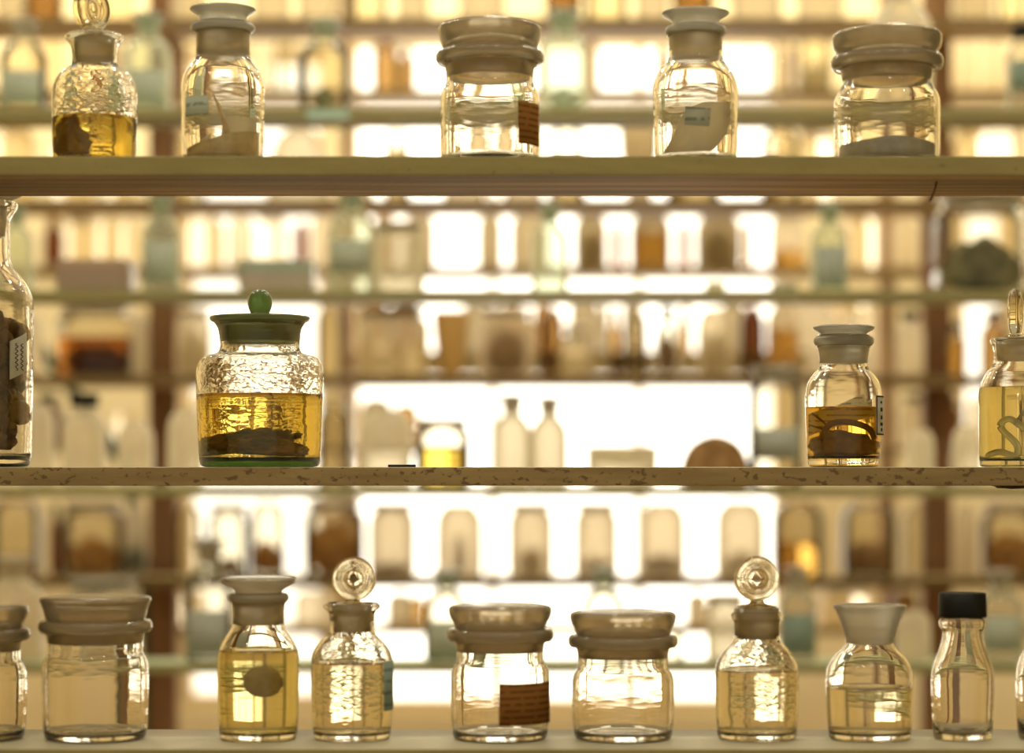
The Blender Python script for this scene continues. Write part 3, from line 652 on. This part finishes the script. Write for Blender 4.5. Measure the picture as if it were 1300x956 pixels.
def vessel(shelf, cx, w, top, kind, label, glass=T_CLR, name=None, cat=None, stop=F_GREY, liq=None, fill=.5, paper=None, prange=(.12, .5), dy=0.0, zup=0.0, group=None, seg=28, sq=False, spec=None, speclabel=None, capmat=S_BLACK):
    Y0, zt, dep = SH[shelf]
    Y = Y0 + dep / 2 + dy; s = Y / F
    R = w * s / 2
    base = 600 - (zt + zup - CZ) * F / Y
    H = max((base - top) * s, .008)
    nm = name or {'bottle': 'stoppered_bottle', 'capped': 'capped_bottle', 'jar': 'lidded_jar', 'tumbler': 'round_shouldered_jar', 'dish': 'glass_dish', 'bowl': 'glass_bowl', 'dome': 'glass_cover'}[kind]
    ct = cat or {'bottle': 'bottle', 'capped': 'bottle', 'jar': 'jar', 'tumbler': 'jar', 'dish': 'dish', 'bowl': 'bowl', 'dome': 'cover'}[kind]
    t = thing(nm, label, ct, (wx(cx, Y), Y, zt + zup), 0, group)
    sqq = (1, min(1, .058 / R), 6) if (sq or R > dep / 2) else None
    pr = chaikin(body_prof(kind, R, H), 2, .2)
    link('body', lathe_bm(pr, seg, sqq), glass, t)
    rr = lambda f: prof_r(pr, f * H)
    if kind == 'bottle':
        h = [(0, H), (R * .50, .995 * H), (R * .66, .975 * H), (R * .64, .955 * H), (R * .45, .935 * H), (R * .42, .92 * H), (R * .38, .79 * H), (0, .79 * H)]
        link('stopper', lathe_bm(chaikin(h, 1), seg), stop, t)
    elif kind == 'jar':
        h = [(0, H), (R * .88, H), (R * .93, .985 * H), (R * .93, .955 * H), (R * .78, .945 * H), (R * .76, .88 * H), (0, .88 * H)]
        link('lid', lathe_bm(h, seg, sqq), stop, t)
    elif kind == 'capped':
        h = [(0, H), (R * .62, H), (R * .66, .985 * H), (R * .66, .865 * H), (0, .865 * H)]
        link('cap', lathe_bm(h, seg), capmat, t)
    if liq:
        hz = fill * H
        lp = [(0, .003)] + [(max(r - .0012, .001), max(z, .003)) for r, z in pr[1:] if z < hz] + [(rr(fill) - .0012, hz), (0, hz)]
        link('liquid', lathe_bm(lp, seg, sqq), liq, t)
    if paper:
        a = .95
        if sqq: link('label', box_bm(-R * .7, R * .7, -sqq[1] * R - .0012, -sqq[1] * R - .0004, prange[0] * H, prange[1] * H), paper, t, False)
        else: link('label', arc_label_bm(R + .0004, prange[0] * H, prange[1] * H, -a, a, 10), paper, t)
    if spec:
        mat, (sx, sy, sz), seed = spec
        o = link('specimen', lump_bm((sx * R, (sqq[1] if sqq else 1) * sy * R, sz * H), .35, 2.2, 3, seed), mat)
        o.location = (t.location.x, t.location.y, t.location.z + .006)
        tag(o, speclabel or ('dark specimen inside the ' + label), 'specimen')
    return t
V = vessel
# ---- second rack (green-edged boards)
g = 'old labelled bottles and jars on the green-edged boards'
V('B1', 30, 60, 24, 'bottle', 'blurred bottle with bluish-grey label in the top left corner', T_CLR, stop=F_GREY, paper=P_TEAL, prange=(.06, .42), group=g)
V('B1', 188, 60, 16, 'bottle', 'blurred bottle with teal label left of the dried-stalk jar, second from left', T_GRN, stop=F_TEAL, paper=P_TEAL, prange=(.04, .40), group=g)
V('B1', 412, 66, 24, 'bottle', 'blurred wide clear bottle standing above the small teal shelf tag', T_CLR, stop=F_TEAL, spec=(S_SPONGE, (.4, .4, .14), 5), speclabel='greenish lump in the clear bottle above the teal shelf tag', group=g)
V('B1', 716, 66, 12, 'bottle', 'blurred pale green bottle right of the browned-label jar, top shelf', T_GRN, stop=F_TEAL, spec=(F_TEAL, (.5, .4, .12), 2), speclabel='pale green lump in the pale green bottle at the top', group=g)
V('B1', 1143, 80, -40, 'bottle', 'blurred clear bottle showing its shoulder above the widest flat lid', T_CREAM, stop=F_GREY, group=g)
V('B1', 1298, 42, 33, 'capped', 'dark-capped bottle with teal label at the top right picture edge', T_GREY, paper=P_TEALD, prange=(.24, .58), group=g)
tag(link('shelf_tag', box_bm(wx(390, 4), wx(443, 4), 3.997, 3.9995, wz(151, 4), wz(140, 4)), m_solid('teal_tag', (.38, .54, .45), rough=.7), None, False), 'small teal paper tag on the edge of the top green-edged board', 'tag')
V('B2', 20, 46, 262, 'bottle', 'blurred greenish bottle behind the tall brown-filled jar', T_GRN, stop=F_TEAL, group=g)
V('B2', 122, 96, 350, 'dish', 'lower pinkish glass dish of the stack at left', S_PINK, group='stacked glass dishes')
V('B2', 122, 96, 332, 'dish', 'upper pinkish glass dish of the stack at left', S_PINK, zup=.0243, group='stacked glass dishes')
V('B2', 205, 50, 245, 'bottle', 'teal-tinted bottle standing between the two stacks of dishes', T_GRN, stop=F_TEAL, paper=P_TEAL, prange=(.1, .5), group=g)
V('B2', 352, 96, 350, 'dish', 'lower pale glass dish of the stack above the green knob', S_PINK2, group='stacked glass dishes')
V('B2', 352, 96, 333, 'dish', 'upper greenish glass dish of the stack above the green knob', F_TEAL, zup=.0243, group='stacked glass dishes')
V('B2', 446, 60, 236, 'bottle', 'large greenish bottle with lined label right of the pale dish stack', T_GRN, stop=F_TEAL, paper=P_TEAL, prange=(.18, .48), group=g)
V('B2', 506, 66, 284, 'jar', 'blurred clear wide jar right of the lined-label greenish bottle', T_CREAM, stop=F_CREAM, group=g)
V('B2', 698, 48, 258, 'bottle', 'slim pale green bottle in the middle of the dish shelf', T_GRN, stop=F_TEAL, group=g)
V('B2', 1053, 48, 258, 'bottle', 'slim green bottle with grey label left of the sponge jar', T_GRN, stop=F_TEAL, paper=P_GREY, prange=(.04, .5), group=g)
V('B2', 1243, 112, 246, 'jar', 'wide glass jar holding a grey-green sponge at right', T_CLR, stop=F_CREAM, sq=True, spec=(S_SPONGE, (.86, .8, .28), 9), speclabel='grey-green lumpy sponge in the wide jar at right', seg=40, group=g)
V('B2', 908, 26, 360, 'dish', 'tiny tan dish on the dish shelf, left one of two', S_CREAM, group='tiny dishes on the dish shelf')
V('B2', 995, 34, 361, 'dish', 'tiny grey dish on the dish shelf, right one of two', F_GREY, group='tiny dishes on the dish shelf')
V('B3', 107, 56, 500, 'capped', 'blurred clear bottle with black cap between tall brown jar and post', T_CREAM, group=g)
V('B3', 48, 42, 512, 'tumbler', 'pale rounded jar left of the black-capped clear bottle', T_CREAM, group=g)
V('B3', 172, 46, 535, 'tumbler', 'pale cream jar in front of the left brown post', T_CREAM, group=g)
V('B3', 236, 46, 520, 'tumbler', 'pale jar hidden partly behind the green-lidded jar', T_CREAM, group=g)
V('B3', 425, 42, 515, 'tumbler', 'bright clear jar right behind the green-lidded jar', T_CLR, group=g)
V('B3', 490, 66, 520, 'tumbler', 'bright pale jar behind the flat dark scrap', T_CREAM, group=g)
V('B3', 562, 70, 532, 'jar', 'lidded jar with amber liquid left of the bright middle gap', T_CLR, stop=F_CREAM, liq=LQ_YEL, fill=.6, group=g)
V('B3', 650, 50, 500, 'bottle', 'bleached stoppered bottle in the bright middle gap, left one of two', T_CREAM, stop=F_GREY, group=g)
V('B3', 697, 48, 503, 'bottle', 'bleached stoppered bottle in the bright middle gap, right one of two', T_CREAM, stop=F_GREY, group=g)
V('B3', 790, 90, 566, 'dish', 'bleached low glass dish in the bright middle gap', T_CREAM, group=g)
V('B3', 908, 92, 552, 'dome', 'brownish domed lump left of the jar with grey label', S_BROWN2, name='domed_specimen', cat='specimen', group=None)
V('B3', 985, 68, 464, 'jar', 'lidded jar with grey label left of the brown-liquid jar', T_CLR, stop=F_GREY, paper=P_GREY, prange=(.22, .48), group=g)
V('B3', 1168, 36, 545, 'tumbler', 'pale rounded jar right of the brown-liquid jar', T_CREAM, group=g)
V('B3', 1228, 38, 540, 'tumbler', 'pale rounded jar just left of the yellow-liquid jar at the edge', T_CREAM, group=g)
V('B4', 18, 78, 705, 'bottle', 'big clear bottle behind the bottom left corner jar', T_CREAM, stop=F_CREAM, group=g)
V('B4', 130, 92, 733, 'jar', 'dusty jar rising behind the flared-lid jar at the bottom', T_GREY, stop=F_GREY, group=g)
V('B4', 265, 62, 683, 'bottle', 'stoppered bottle with grey label left of the round-stoppered yellow jar', T_CLR, stop=F_GREY, paper=P_GREY, prange=(.05, .42), group=g)
V('B4', 567, 56, 722, 'bottle', 'bottle with bluish label left of the dark-labelled wide jar', T_CLR, stop=F_TEAL, paper=P_TEAL, prange=(.05, .45), group=g)
V('B4', 766, 56, 720, 'bottle', 'bleached clear bottle rising behind the label-free wide jar', T_CLR, stop=F_TEAL, group=g)
V('B4', 922, 50, 755, 'jar', 'small lidded jar just left of the collared bottle', T_CREAM, stop=F_CREAM, group=g)
V('B4', 1012, 50, 718, 'bottle', 'bottle with dark teal label right of the collared bottle', T_GREY, stop=F_GREY, paper=P_TEALD, prange=(.08, .5), group=g)
V('B4', 1160, 44, 775, 'tumbler', 'pale jar between the flared stopper and the black cap', T_CREAM, group=g)
V('B4', 1270, 60, 722, 'bottle', 'bottle with teal-grey label right of the black-capped bottle', T_GREY, stop=F_GREY, paper=P_TEAL, prange=(.12, .5), group=g)
V('B4', 848, 40, 790, 'tumbler', 'small bleached jar behind the right wide lidded jar', T_CLR, group=g)

# ---- third rack (brown boards) and farthest rack: (px, width, top, kind, glass, options, words)
ORD = ['first', 'second', 'third', 'fourth', 'fifth', 'sixth', 'seventh', 'eighth', 'ninth', 'tenth', 'eleventh', 'twelfth', 'thirteenth', 'fourteenth', 'fifteenth', 'sixteenth', 'seventeenth', 'eighteenth', 'nineteenth', 'twentieth', 'twenty-first', 'twenty-second', 'twenty-third', 'twenty-fourth', 'twenty-fifth']
ROW = {'E1': 'thick cream ledge', 'C1': 'topmost brown board', 'C2': 'upper brown board', 'C3': 'middle brown board', 'C4': 'lower brown board',
       'D1': 'topmost tan board', 'D2': 'upper tan board', 'D3': 'lower tan boards', 'D4': 'lowest tan board'}
rv = random.Random(11)
MATWORD = {'brown_tissue': 'brown', 'orange_brown_tissue': 'orange-brown', 'cream_matter': 'cream', 'dark_green_rubber': 'dark green'}
def row(shelf, items):
    items = sorted(items, key=lambda q: q[0])
    for i, it in enumerate(items):
        cx, w, top, kind, glass, words = it[:6]; kw = dict(it[6]) if len(it) > 6 else {}
        lab = '%s, %s from left on the %s' % (words, ORD[i], ROW[shelf])
        if 'spec' in kw: kw['speclabel'] = '%s matter inside the %s vessel from left on the %s' % (MATWORD[kw['spec'][0].name], ORD[i], ROW[shelf])
        elif kind in ('tumbler', 'jar') and not kw.get('liq') and glass in (T_CREAM, T_CLR) and not 440 < cx < 1000 and rv.random() < .45: glass = T_FULL
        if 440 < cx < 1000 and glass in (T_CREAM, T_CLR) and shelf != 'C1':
            if shelf[0] in 'DE': glass = T_SHADED
            elif 'liq' not in kw and 'spec' not in kw and kind in ('jar', 'tumbler') and rv.random() < .65: glass = T_CLR; kw.update(liq=LQ_SHADE, fill=rv.uniform(.55, .74))
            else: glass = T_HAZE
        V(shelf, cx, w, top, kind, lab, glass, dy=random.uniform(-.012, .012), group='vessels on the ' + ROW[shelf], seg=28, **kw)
br = lambda a, b, c, sd: dict(spec=(S_BROWN2, (a, b, c), sd))
og = lambda a, b, c, sd: dict(spec=(S_ORANGE, (a, b, c), sd))
row('C4', [
 (20, 64, 632, 'tumbler', T_CLR, 'clear jar with brownish bottom', og(.7, .7, .14, 1)),
 (118, 80, 636, 'jar', T_CLR, 'clear jar holding an orange-brown slab', dict(stop=F_CREAM, **og(.72, .6, .26, 4))),
 (70, 14, 640, 'capped', T_BRN, 'very slim dark green tube', dict(capmat=S_DKGREEN)),
 (172, 30, 640, 'tumbler', T_CREAM, 'narrow pale jar by the brown post', dict(spec=(S_DKGREEN, (.8, .7, .22), 3))),
 (240, 34, 640, 'tumbler', T_CLR, 'narrow clear jar beside the brown post'),
 (290, 52, 640, 'jar', T_CLR, 'clear jar with greyish content', dict(stop=F_CREAM, **br(.7, .7, .12, 5))),
 (340, 46, 636, 'tumbler', T_CLR, 'clear jar with an ochre shell-like piece', og(.75, .7, .24, 6)),
 (425, 78, 634, 'jar', T_CLR, 'wide clear jar holding orange matter', dict(stop=F_CREAM, **og(.8, .7, .36, 7))),
 (498, 60, 638, 'jar', T_CREAM, 'pale jar with dark base', dict(stop=F_CREAM, **br(.75, .7, .08, 8))),
 (583, 60, 640, 'tumbler', T_CREAM, 'pale jar with thin brown twig', br(.25, .2, .3, 9)),
 (674, 58, 638, 'jar', T_HAZE, 'tan-tinted lidded jar left of a bright slot', dict(stop=F_CREAM, spec=(S_CREAM, (.5, .5, .2), 31))),
 (757, 56, 638, 'jar', T_HAZE, 'tan-tinted lidded jar between bright slots', dict(stop=F_CREAM, spec=(S_CREAM, (.6, .5, .12), 32))),
 (841, 60, 638, 'tumbler', T_CREAM, 'pale jar with brown curved shape', br(.7, .5, .14, 10)),
 (940, 64, 636, 'tumbler', T_CLR, 'round-shouldered clear jar behind the ringed stopper', dict(spec=(S_CREAM, (.6, .6, .16), 11))),
 (1012, 66, 636, 'tumbler', T_CLR, 'round-shouldered clear jar with orange liquid', dict(liq=LQ_ORG, fill=.45)),
 (1103, 70, 636, 'tumbler', T_CLR, 'round-shouldered clear jar with brown lump', br(.7, .7, .24, 12)),
 (1162, 30, 640, 'tumbler', T_CLR, 'narrow clear jar left of the right post'),
 (1226, 30, 640, 'tumbler', T_CREAM, 'narrow pale jar right of the right post'),
 (1283, 74, 638, 'jar', T_CLR, 'wide jar with ochre matter at right edge', dict(stop=F_CREAM, **og(.8, .7, .3, 13))),
])
row('C3', [
 (30, 50, 392, 'tumbler', T_CREAM, 'pale jar behind the tall brown jar'),
 (122, 92, 388, 'jar', T_CLR, 'wide jar half full of brown liquid', dict(stop=F_CREAM, liq=LQ_BRN, fill=.55, spec=(S_BROWN2, (.7, .7, .24), 14))),
 (178, 22, 396, 'tumbler', T_CREAM, 'narrow pale tube by the left post'),
 (246, 46, 392, 'jar', T_CREAM, 'jar with cream block filling', dict(stop=F_CREAM, spec=(S_CREAM, (.7, .7, .34), 15))),
 (418, 34, 388, 'tumbler', T_CLR, 'bright clear jar right of the green lid'),
 (500, 90, 392, 'jar', T_CLR, 'wide clear jar with brown top', dict(stop=m_solid('brown_lid', (.30, .19, .08), rough=.7), liq=LQ_CLR, fill=.5)),
 (572, 48, 395, 'bowl', m_solid('orange_bowl_ware', (.66, .42, .14), rough=.7, transl=.3), 'orange-tan bowl'),
 (642, 70, 392, 'jar', T_CREAM, 'jar packed with brown matter', dict(stop=F_CREAM, spec=(S_BROWN2, (.66, .66, .36), 16))),
 (700, 32, 392, 'tumbler', T_AMB, 'small amber jar'),
 (732, 46, 412, 'capped', T_CLR, 'conical flask-like bottle with cream cap', dict(capmat=F_CREAM, liq=LQ_CLR, fill=.5)),
 (781, 15, 392, 'capped', T_AMB, 'slim amber tube', dict(capmat=F_CREAM)),
 (806, 32, 394, 'tumbler', T_CLR, 'bright clear jar beside the slim amber tube'),
 (847, 33, 390, 'capped', T_GREY, 'black-capped bottle with brown powder', dict(spec=(S_BROWN2, (.66, .66, .34), 17))),
 (907, 44, 392, 'tumbler', T_CLR, 'jar with tan filling', dict(spec=(S_CREAM, (.66, .66, .34), 18))),
 (955, 32, 392, 'tumbler', T_AMB, 'brown glass jar'),
 (994, 42, 388, 'tumbler', T_CLR, 'jar with golden liquid', dict(liq=LQ_ORG, fill=.66)),
 (1045, 40, 392, 'tumbler', T_CREAM, 'pale jar behind the flat stopper'),
 (1092, 42, 392, 'tumbler', T_CREAM, 'pale jar right of the flat stopper'),
 (1155, 36, 394, 'capped', T_CREAM, 'black-capped pale bottle left of the right post'),
 (1215, 25, 411, 'capped', T_CLR, 'small black-capped bottle of yellow liquid', dict(liq=LQ_ORG, fill=.7)),
 (1262, 36, 394, 'capped', T_AMB, 'black-capped amber bottle'),
])
row('C2', [
 (18, 58, 160, 'tumbler', T_CREAM, 'pale jar'), (92, 50, 168, 'tumbler', T_CREAM, 'pale jar'), (150, 36, 168, 'tumbler', T_CLR, 'clear jar'),
 (240, 44, 165, 'tumbler', T_CLR, 'clear jar'), (380, 84, 158, 'dome', T_CREAM, 'broad white glass dome'), (460, 30, 205, 'tumbler', T_CLR, 'clear jar'),
 (504, 34, 165, 'tumbler', T_CREAM, 'pale jar'), (590, 54, 160, 'tumbler', T_CREAM, 'pale jar'), (664, 50, 160, 'tumbler', T_CREAM, 'pale jar'), (720, 48, 160, 'tumbler', T_CREAM, 'pale jar'),
 (812, 54, 160, 'bowl', T_CREAM, 'white glass bowl'), (880, 70, 162, 'tumbler', T_CREAM, 'pale jar'), (990, 50, 160, 'tumbler', T_CREAM, 'pale jar'), (1036, 46, 160, 'jar', T_CREAM, 'lidded pale jar', dict(stop=F_CREAM)),
 (1258, 92, 156, 'jar', T_CREAM, 'broad white-looking jar', dict(stop=F_CREAM))])
row('C1', [
 (14, 40, -70, 'tumbler', T_CREAM, 'pale jar base'), (56, 50, -70, 'tumbler', T_AMB, 'amber jar base'), (150, 40, -70, 'tumbler', T_CREAM, 'pale jar base'),
 (240, 46, -70, 'tumbler', T_CREAM, 'pale jar base'), (345, 50, -70, 'tumbler', T_CREAM, 'pale jar base'), (404, 52, -70, 'tumbler', T_CREAM, 'pale jar base'),
 (468, 48, -70, 'tumbler', T_CLR, 'clear jar base'), (525, 40, -70, 'tumbler', T_CREAM, 'pale jar base'), (612, 60, -70, 'tumbler', T_CREAM, 'pale jar base'),
 (715, 46, -70, 'tumbler', T_AMB, 'amber jar base'), (770, 54, -70, 'tumbler', T_CLR, 'clear jar base'), (828, 42, -70, 'tumbler', T_CREAM, 'pale jar base'),
 (880, 54, -70, 'tumbler', T_AMB, 'amber jar base'), (960, 66, -70, 'tumbler', T_CREAM, 'pale jar base'), (1042, 60, -70, 'tumbler', T_CREAM, 'pale jar base'),
 (1236, 50, -70, 'tumbler', T_CREAM, 'pale jar base'), (1284, 36, -70, 'tumbler', T_CLR, 'clear jar base')])
row('D1', [
 (62, 40, 40, 'tumbler', T_CREAM, 'pale jar'), (135, 40, 42, 'tumbler', T_AMB, 'amber jar'), (225, 26, 45, 'tumbler', T_AMB, 'brown jar by the post'), (332, 30, 44, 'tumbler', T_CREAM, 'pale jar'), (362, 26, 48, 'tumbler', T_CLR, 'clear jar'),
 (490, 36, 50, 'tumbler', T_AMB, 'amber jar beside the bright slot'), (518, 22, 56, 'capped', T_AMB, 'slim amber bottle', dict(capmat=F_CREAM)), (590, 30, 46, 'tumbler', T_CREAM, 'pale jar'),
 (752, 18, 50, 'tumbler', T_AMB, 'slim amber tube'), (842, 22, 60, 'tumbler', T_AMB, 'slim amber tube'), (986, 24, 44, 'capped', T_GREY, 'greyish capped bottle', dict(capmat=F_GREY)), (1003, 9, 44, 'capped', T_BRN, 'very slim dark bottle'),
 (1034, 46, 44, 'tumbler', T_CLR, 'clear jar with tan filling', dict(spec=(S_CREAM, (.7, .7, .3), 19))), (1222, 40, 42, 'tumbler', T_CREAM, 'pale jar'), (1262, 34, 44, 'tumbler', T_CREAM, 'pale jar')])
row('D2', [
 (68, 26, 276, 'capped', T_BRN, 'brown bottle with amber foot', dict(capmat=S_ORANGE)), (102, 38, 276, 'jar', T_CREAM, 'lidded pale jar', dict(stop=F_CREAM)), (138, 30, 278, 'tumbler', T_CREAM, 'pale jar'), (165, 24, 280, 'tumbler', T_CLR, 'clear jar'),
 (262, 44, 274, 'tumbler', T_CREAM, 'pale jar'), (306, 34, 274, 'tumbler', T_CREAM, 'pale jar'), (345, 38, 274, 'jar', T_CLR, 'lidded clear jar', dict(stop=F_CREAM)), (382, 20, 282, 'tumbler', T_BRN, 'brown bottle'),
 (410, 32, 272, 'tumbler', T_CREAM, 'pale jar'), (488, 30, 272, 'tumbler', T_AMB, 'amber jar'), (533, 40, 270, 'tumbler', T_CREAM, 'pale jar'), (622, 32, 270, 'tumbler', T_CREAM, 'slim greyish jar'), (672, 50, 270, 'tumbler', T_CREAM, 'slim pale jar'),
 (750, 44, 270, 'jar', T_CREAM, 'lidded jar of tan liquid', dict(stop=F_CREAM, spec=(S_CREAM, (.66, .66, .38), 20))), (785, 17, 282, 'tumbler', T_BRN, 'slim brown tube'), (826, 54, 270, 'jar', T_CREAM, 'clear jar with orange band', dict(stop=F_CREAM, liq=LQ_ORG, fill=.62)),
 (868, 18, 282, 'tumbler', T_BRN, 'slim brown tube'), (912, 60, 270, 'jar', T_CREAM, 'lidded jar of olive filling', dict(stop=F_CREAM, spec=(S_CREAM, (.7, .7, .38), 21))), (950, 12, 282, 'tumbler', T_AMB, 'very slim amber tube'),
 (1000, 46, 270, 'jar', T_CREAM, 'clear jar with orange band', dict(stop=F_CREAM, liq=LQ_ORG, fill=.3)), (1092, 40, 270, 'jar', T_CREAM, 'pale lidded jar', dict(stop=F_CREAM)), (1150, 36, 274, 'tumbler', T_CREAM, 'pale jar')])
row('E1', [
 (475, 40, 380, 'tumbler', T_AMB, 'amber jar'), (516, 40, 384, 'jar', T_BRN, 'brown lidded jar', dict(stop=F_CREAM)), (604, 40, 384, 'tumbler', T_CREAM, 'pale jar'), (650, 46, 386, 'tumbler', T_AMB, 'amber jar'), (690, 30, 384, 'tumbler', T_AMB, 'amber jar'),
 (742, 40, 378, 'tumbler', T_CREAM, 'pale jar'), (768, 12, 384, 'tumbler', T_CREAM, 'slim pale jar'), (803, 28, 380, 'tumbler', T_CREAM, 'pale jar'), (871, 16, 386, 'tumbler', T_AMB, 'slim amber jar'), (930, 36, 382, 'tumbler', T_CREAM, 'pale jar'), (956, 20, 386, 'tumbler', T_BRN, 'slim brown jar'), (1030, 50, 382, 'tumbler', T_CREAM, 'pale jar'), (1080, 50, 382, 'tumbler', T_CREAM, 'pale jar')])
row('D3', [
 (478, 42, 505, 'tumbler', T_CREAM, 'pale jar right of the slim post'), (516, 34, 512, 'tumbler', T_AMB, 'amber jar near the bright gap'),
 (60, 44, 500, 'capped', T_AMB, 'broad dark-capped amber jar', dict(capmat=S_DKGREEN)), (160, 30, 525, 'tumbler', T_CREAM, 'pale jar'), (260, 34, 502, 'tumbler', T_CREAM, 'pale jar'), (425, 36, 498, 'tumbler', T_CLR, 'clear jar'),
 (1160, 38, 500, 'capped', T_CREAM, 'black-capped pale bottle left of the post'), (1206, 30, 502, 'capped', T_BRN, 'black-capped brown bottle right of the post'), (1250, 40, 500, 'tumbler', T_CREAM, 'pale jar')])
row('D4', [
 (30, 44, 748, 'tumbler', T_CREAM, 'pale jar'), (120, 40, 752, 'tumbler', T_AMB, 'amber jar'), (246, 30, 750, 'tumbler', T_CREAM, 'pale jar'), (300, 30, 752, 'tumbler', T_CREAM, 'pale jar'), (395, 44, 750, 'tumbler', T_CREAM, 'pale jar'),
 (508, 36, 752, 'tumbler', T_CREAM, 'pale jar'), (532, 18, 755, 'tumbler', T_AMB, 'slim amber tube'), (885, 30, 752, 'tumbler', T_CREAM, 'pale jar'), (1070, 60, 748, 'jar', T_CREAM, 'broad pale jar', dict(stop=F_CREAM)), (1148, 34, 750, 'tumbler', T_AMB, 'amber jar')])
# dark green sloping tube standing between the racks
Yg = 5.3
pts = spline([(wx(25, Yg), Yg, wz(395, Yg)), (wx(62, Yg), Yg, wz(456, Yg)), (wx(150, Yg), Yg, wz(580, Yg)), (wx(176, Yg), Yg, wz(690, Yg)), (wx(186, Yg), Yg, wz(820, Yg)), (wx(190, Yg), Yg, .02)], 10)
tag(link('green_hose', tube_bm(pts, .014, 12), S_DKGREEN), 'dark green hose slanting down behind the left shelves', 'hose')

# ------------------------------------------------------------------ light
w = bpy.data.worlds.new('World'); sc.world = w; w.use_nodes = True
nt = w.node_tree; nt.nodes.clear()
out = nt.nodes.new('ShaderNodeOutputWorld')
bg = N(nt, 'ShaderNodeBackground', Strength=.55, Color=(1.0, .88, .62, 1)); L(nt, bg.outputs[0], out.inputs[0])
def area(name, loc, rot, sx, sy, power, col):
    d = bpy.data.lights.new(name, 'AREA'); d.shape = 'RECTANGLE'; d.size = sx; d.size_y = sy; d.energy = power; d.color = col
    o = bpy.data.objects.new(name, d); COL.objects.link(o); o.location = loc; o.rotation_euler = rot
    return o
area('wall_fill', (0, 5.95, 3.1), (math.radians(20), 0, 0), 4.6, .3, 55, (1, .85, .55))  # added unseen area light that brightens the back wall
for i in range(5): area('glint_light', (-1.3 + .65 * i, 3.1, 3.0), (0, 0, 0), .12, .12, 5, (1, .9, .66))  # added unseen light rows, here and below, for glints on the glass
for i in range(5): area('glint_light', (-1.5 + .75 * i, 4.52, 3.0), (0, 0, 0), .12, .12, 4, (1, .9, .66))
for i in range(4): area('glint_light', (-1.2 + .8 * i, 1.0, 3.0), (0, 0, 0), .12, .12, 4, (1, .9, .66))

# ------------------------------------------------------------------ camera
cd = bpy.data.cameras.new('camera'); cam = bpy.data.objects.new('camera', cd); COL.objects.link(cam)
cam.location = (0, 0, CZ); cam.rotation_euler = (PI / 2, 0, 0)
cd.sensor_width = 36; cd.sensor_fit = 'HORIZONTAL'; cd.lens = F / 1300 * 36
cd.shift_y = (600 - 478) / 1300
cd.clip_start = .05
cd.dof.use_dof = True; cd.dof.focus_distance = 2.44; cd.dof.aperture_fstop = 2.3; cd.dof.aperture_blades = 0
sc.camera = cam
sc.view_settings.view_transform = 'Standard'; sc.view_settings.look = 'None'
sc.view_settings.exposure = 0.0
cy = sc.cycles
cy.max_bounces = 28; cy.transmission_bounces = 24; cy.transparent_max_bounces = 40; cy.glossy_bounces = 6; cy.diffuse_bounces = 3
cy.caustics_reflective = True; cy.caustics_refractive = True; cy.blur_glossy = .5
cy.sample_clamp_indirect = 6.0
cy.use_denoising = True
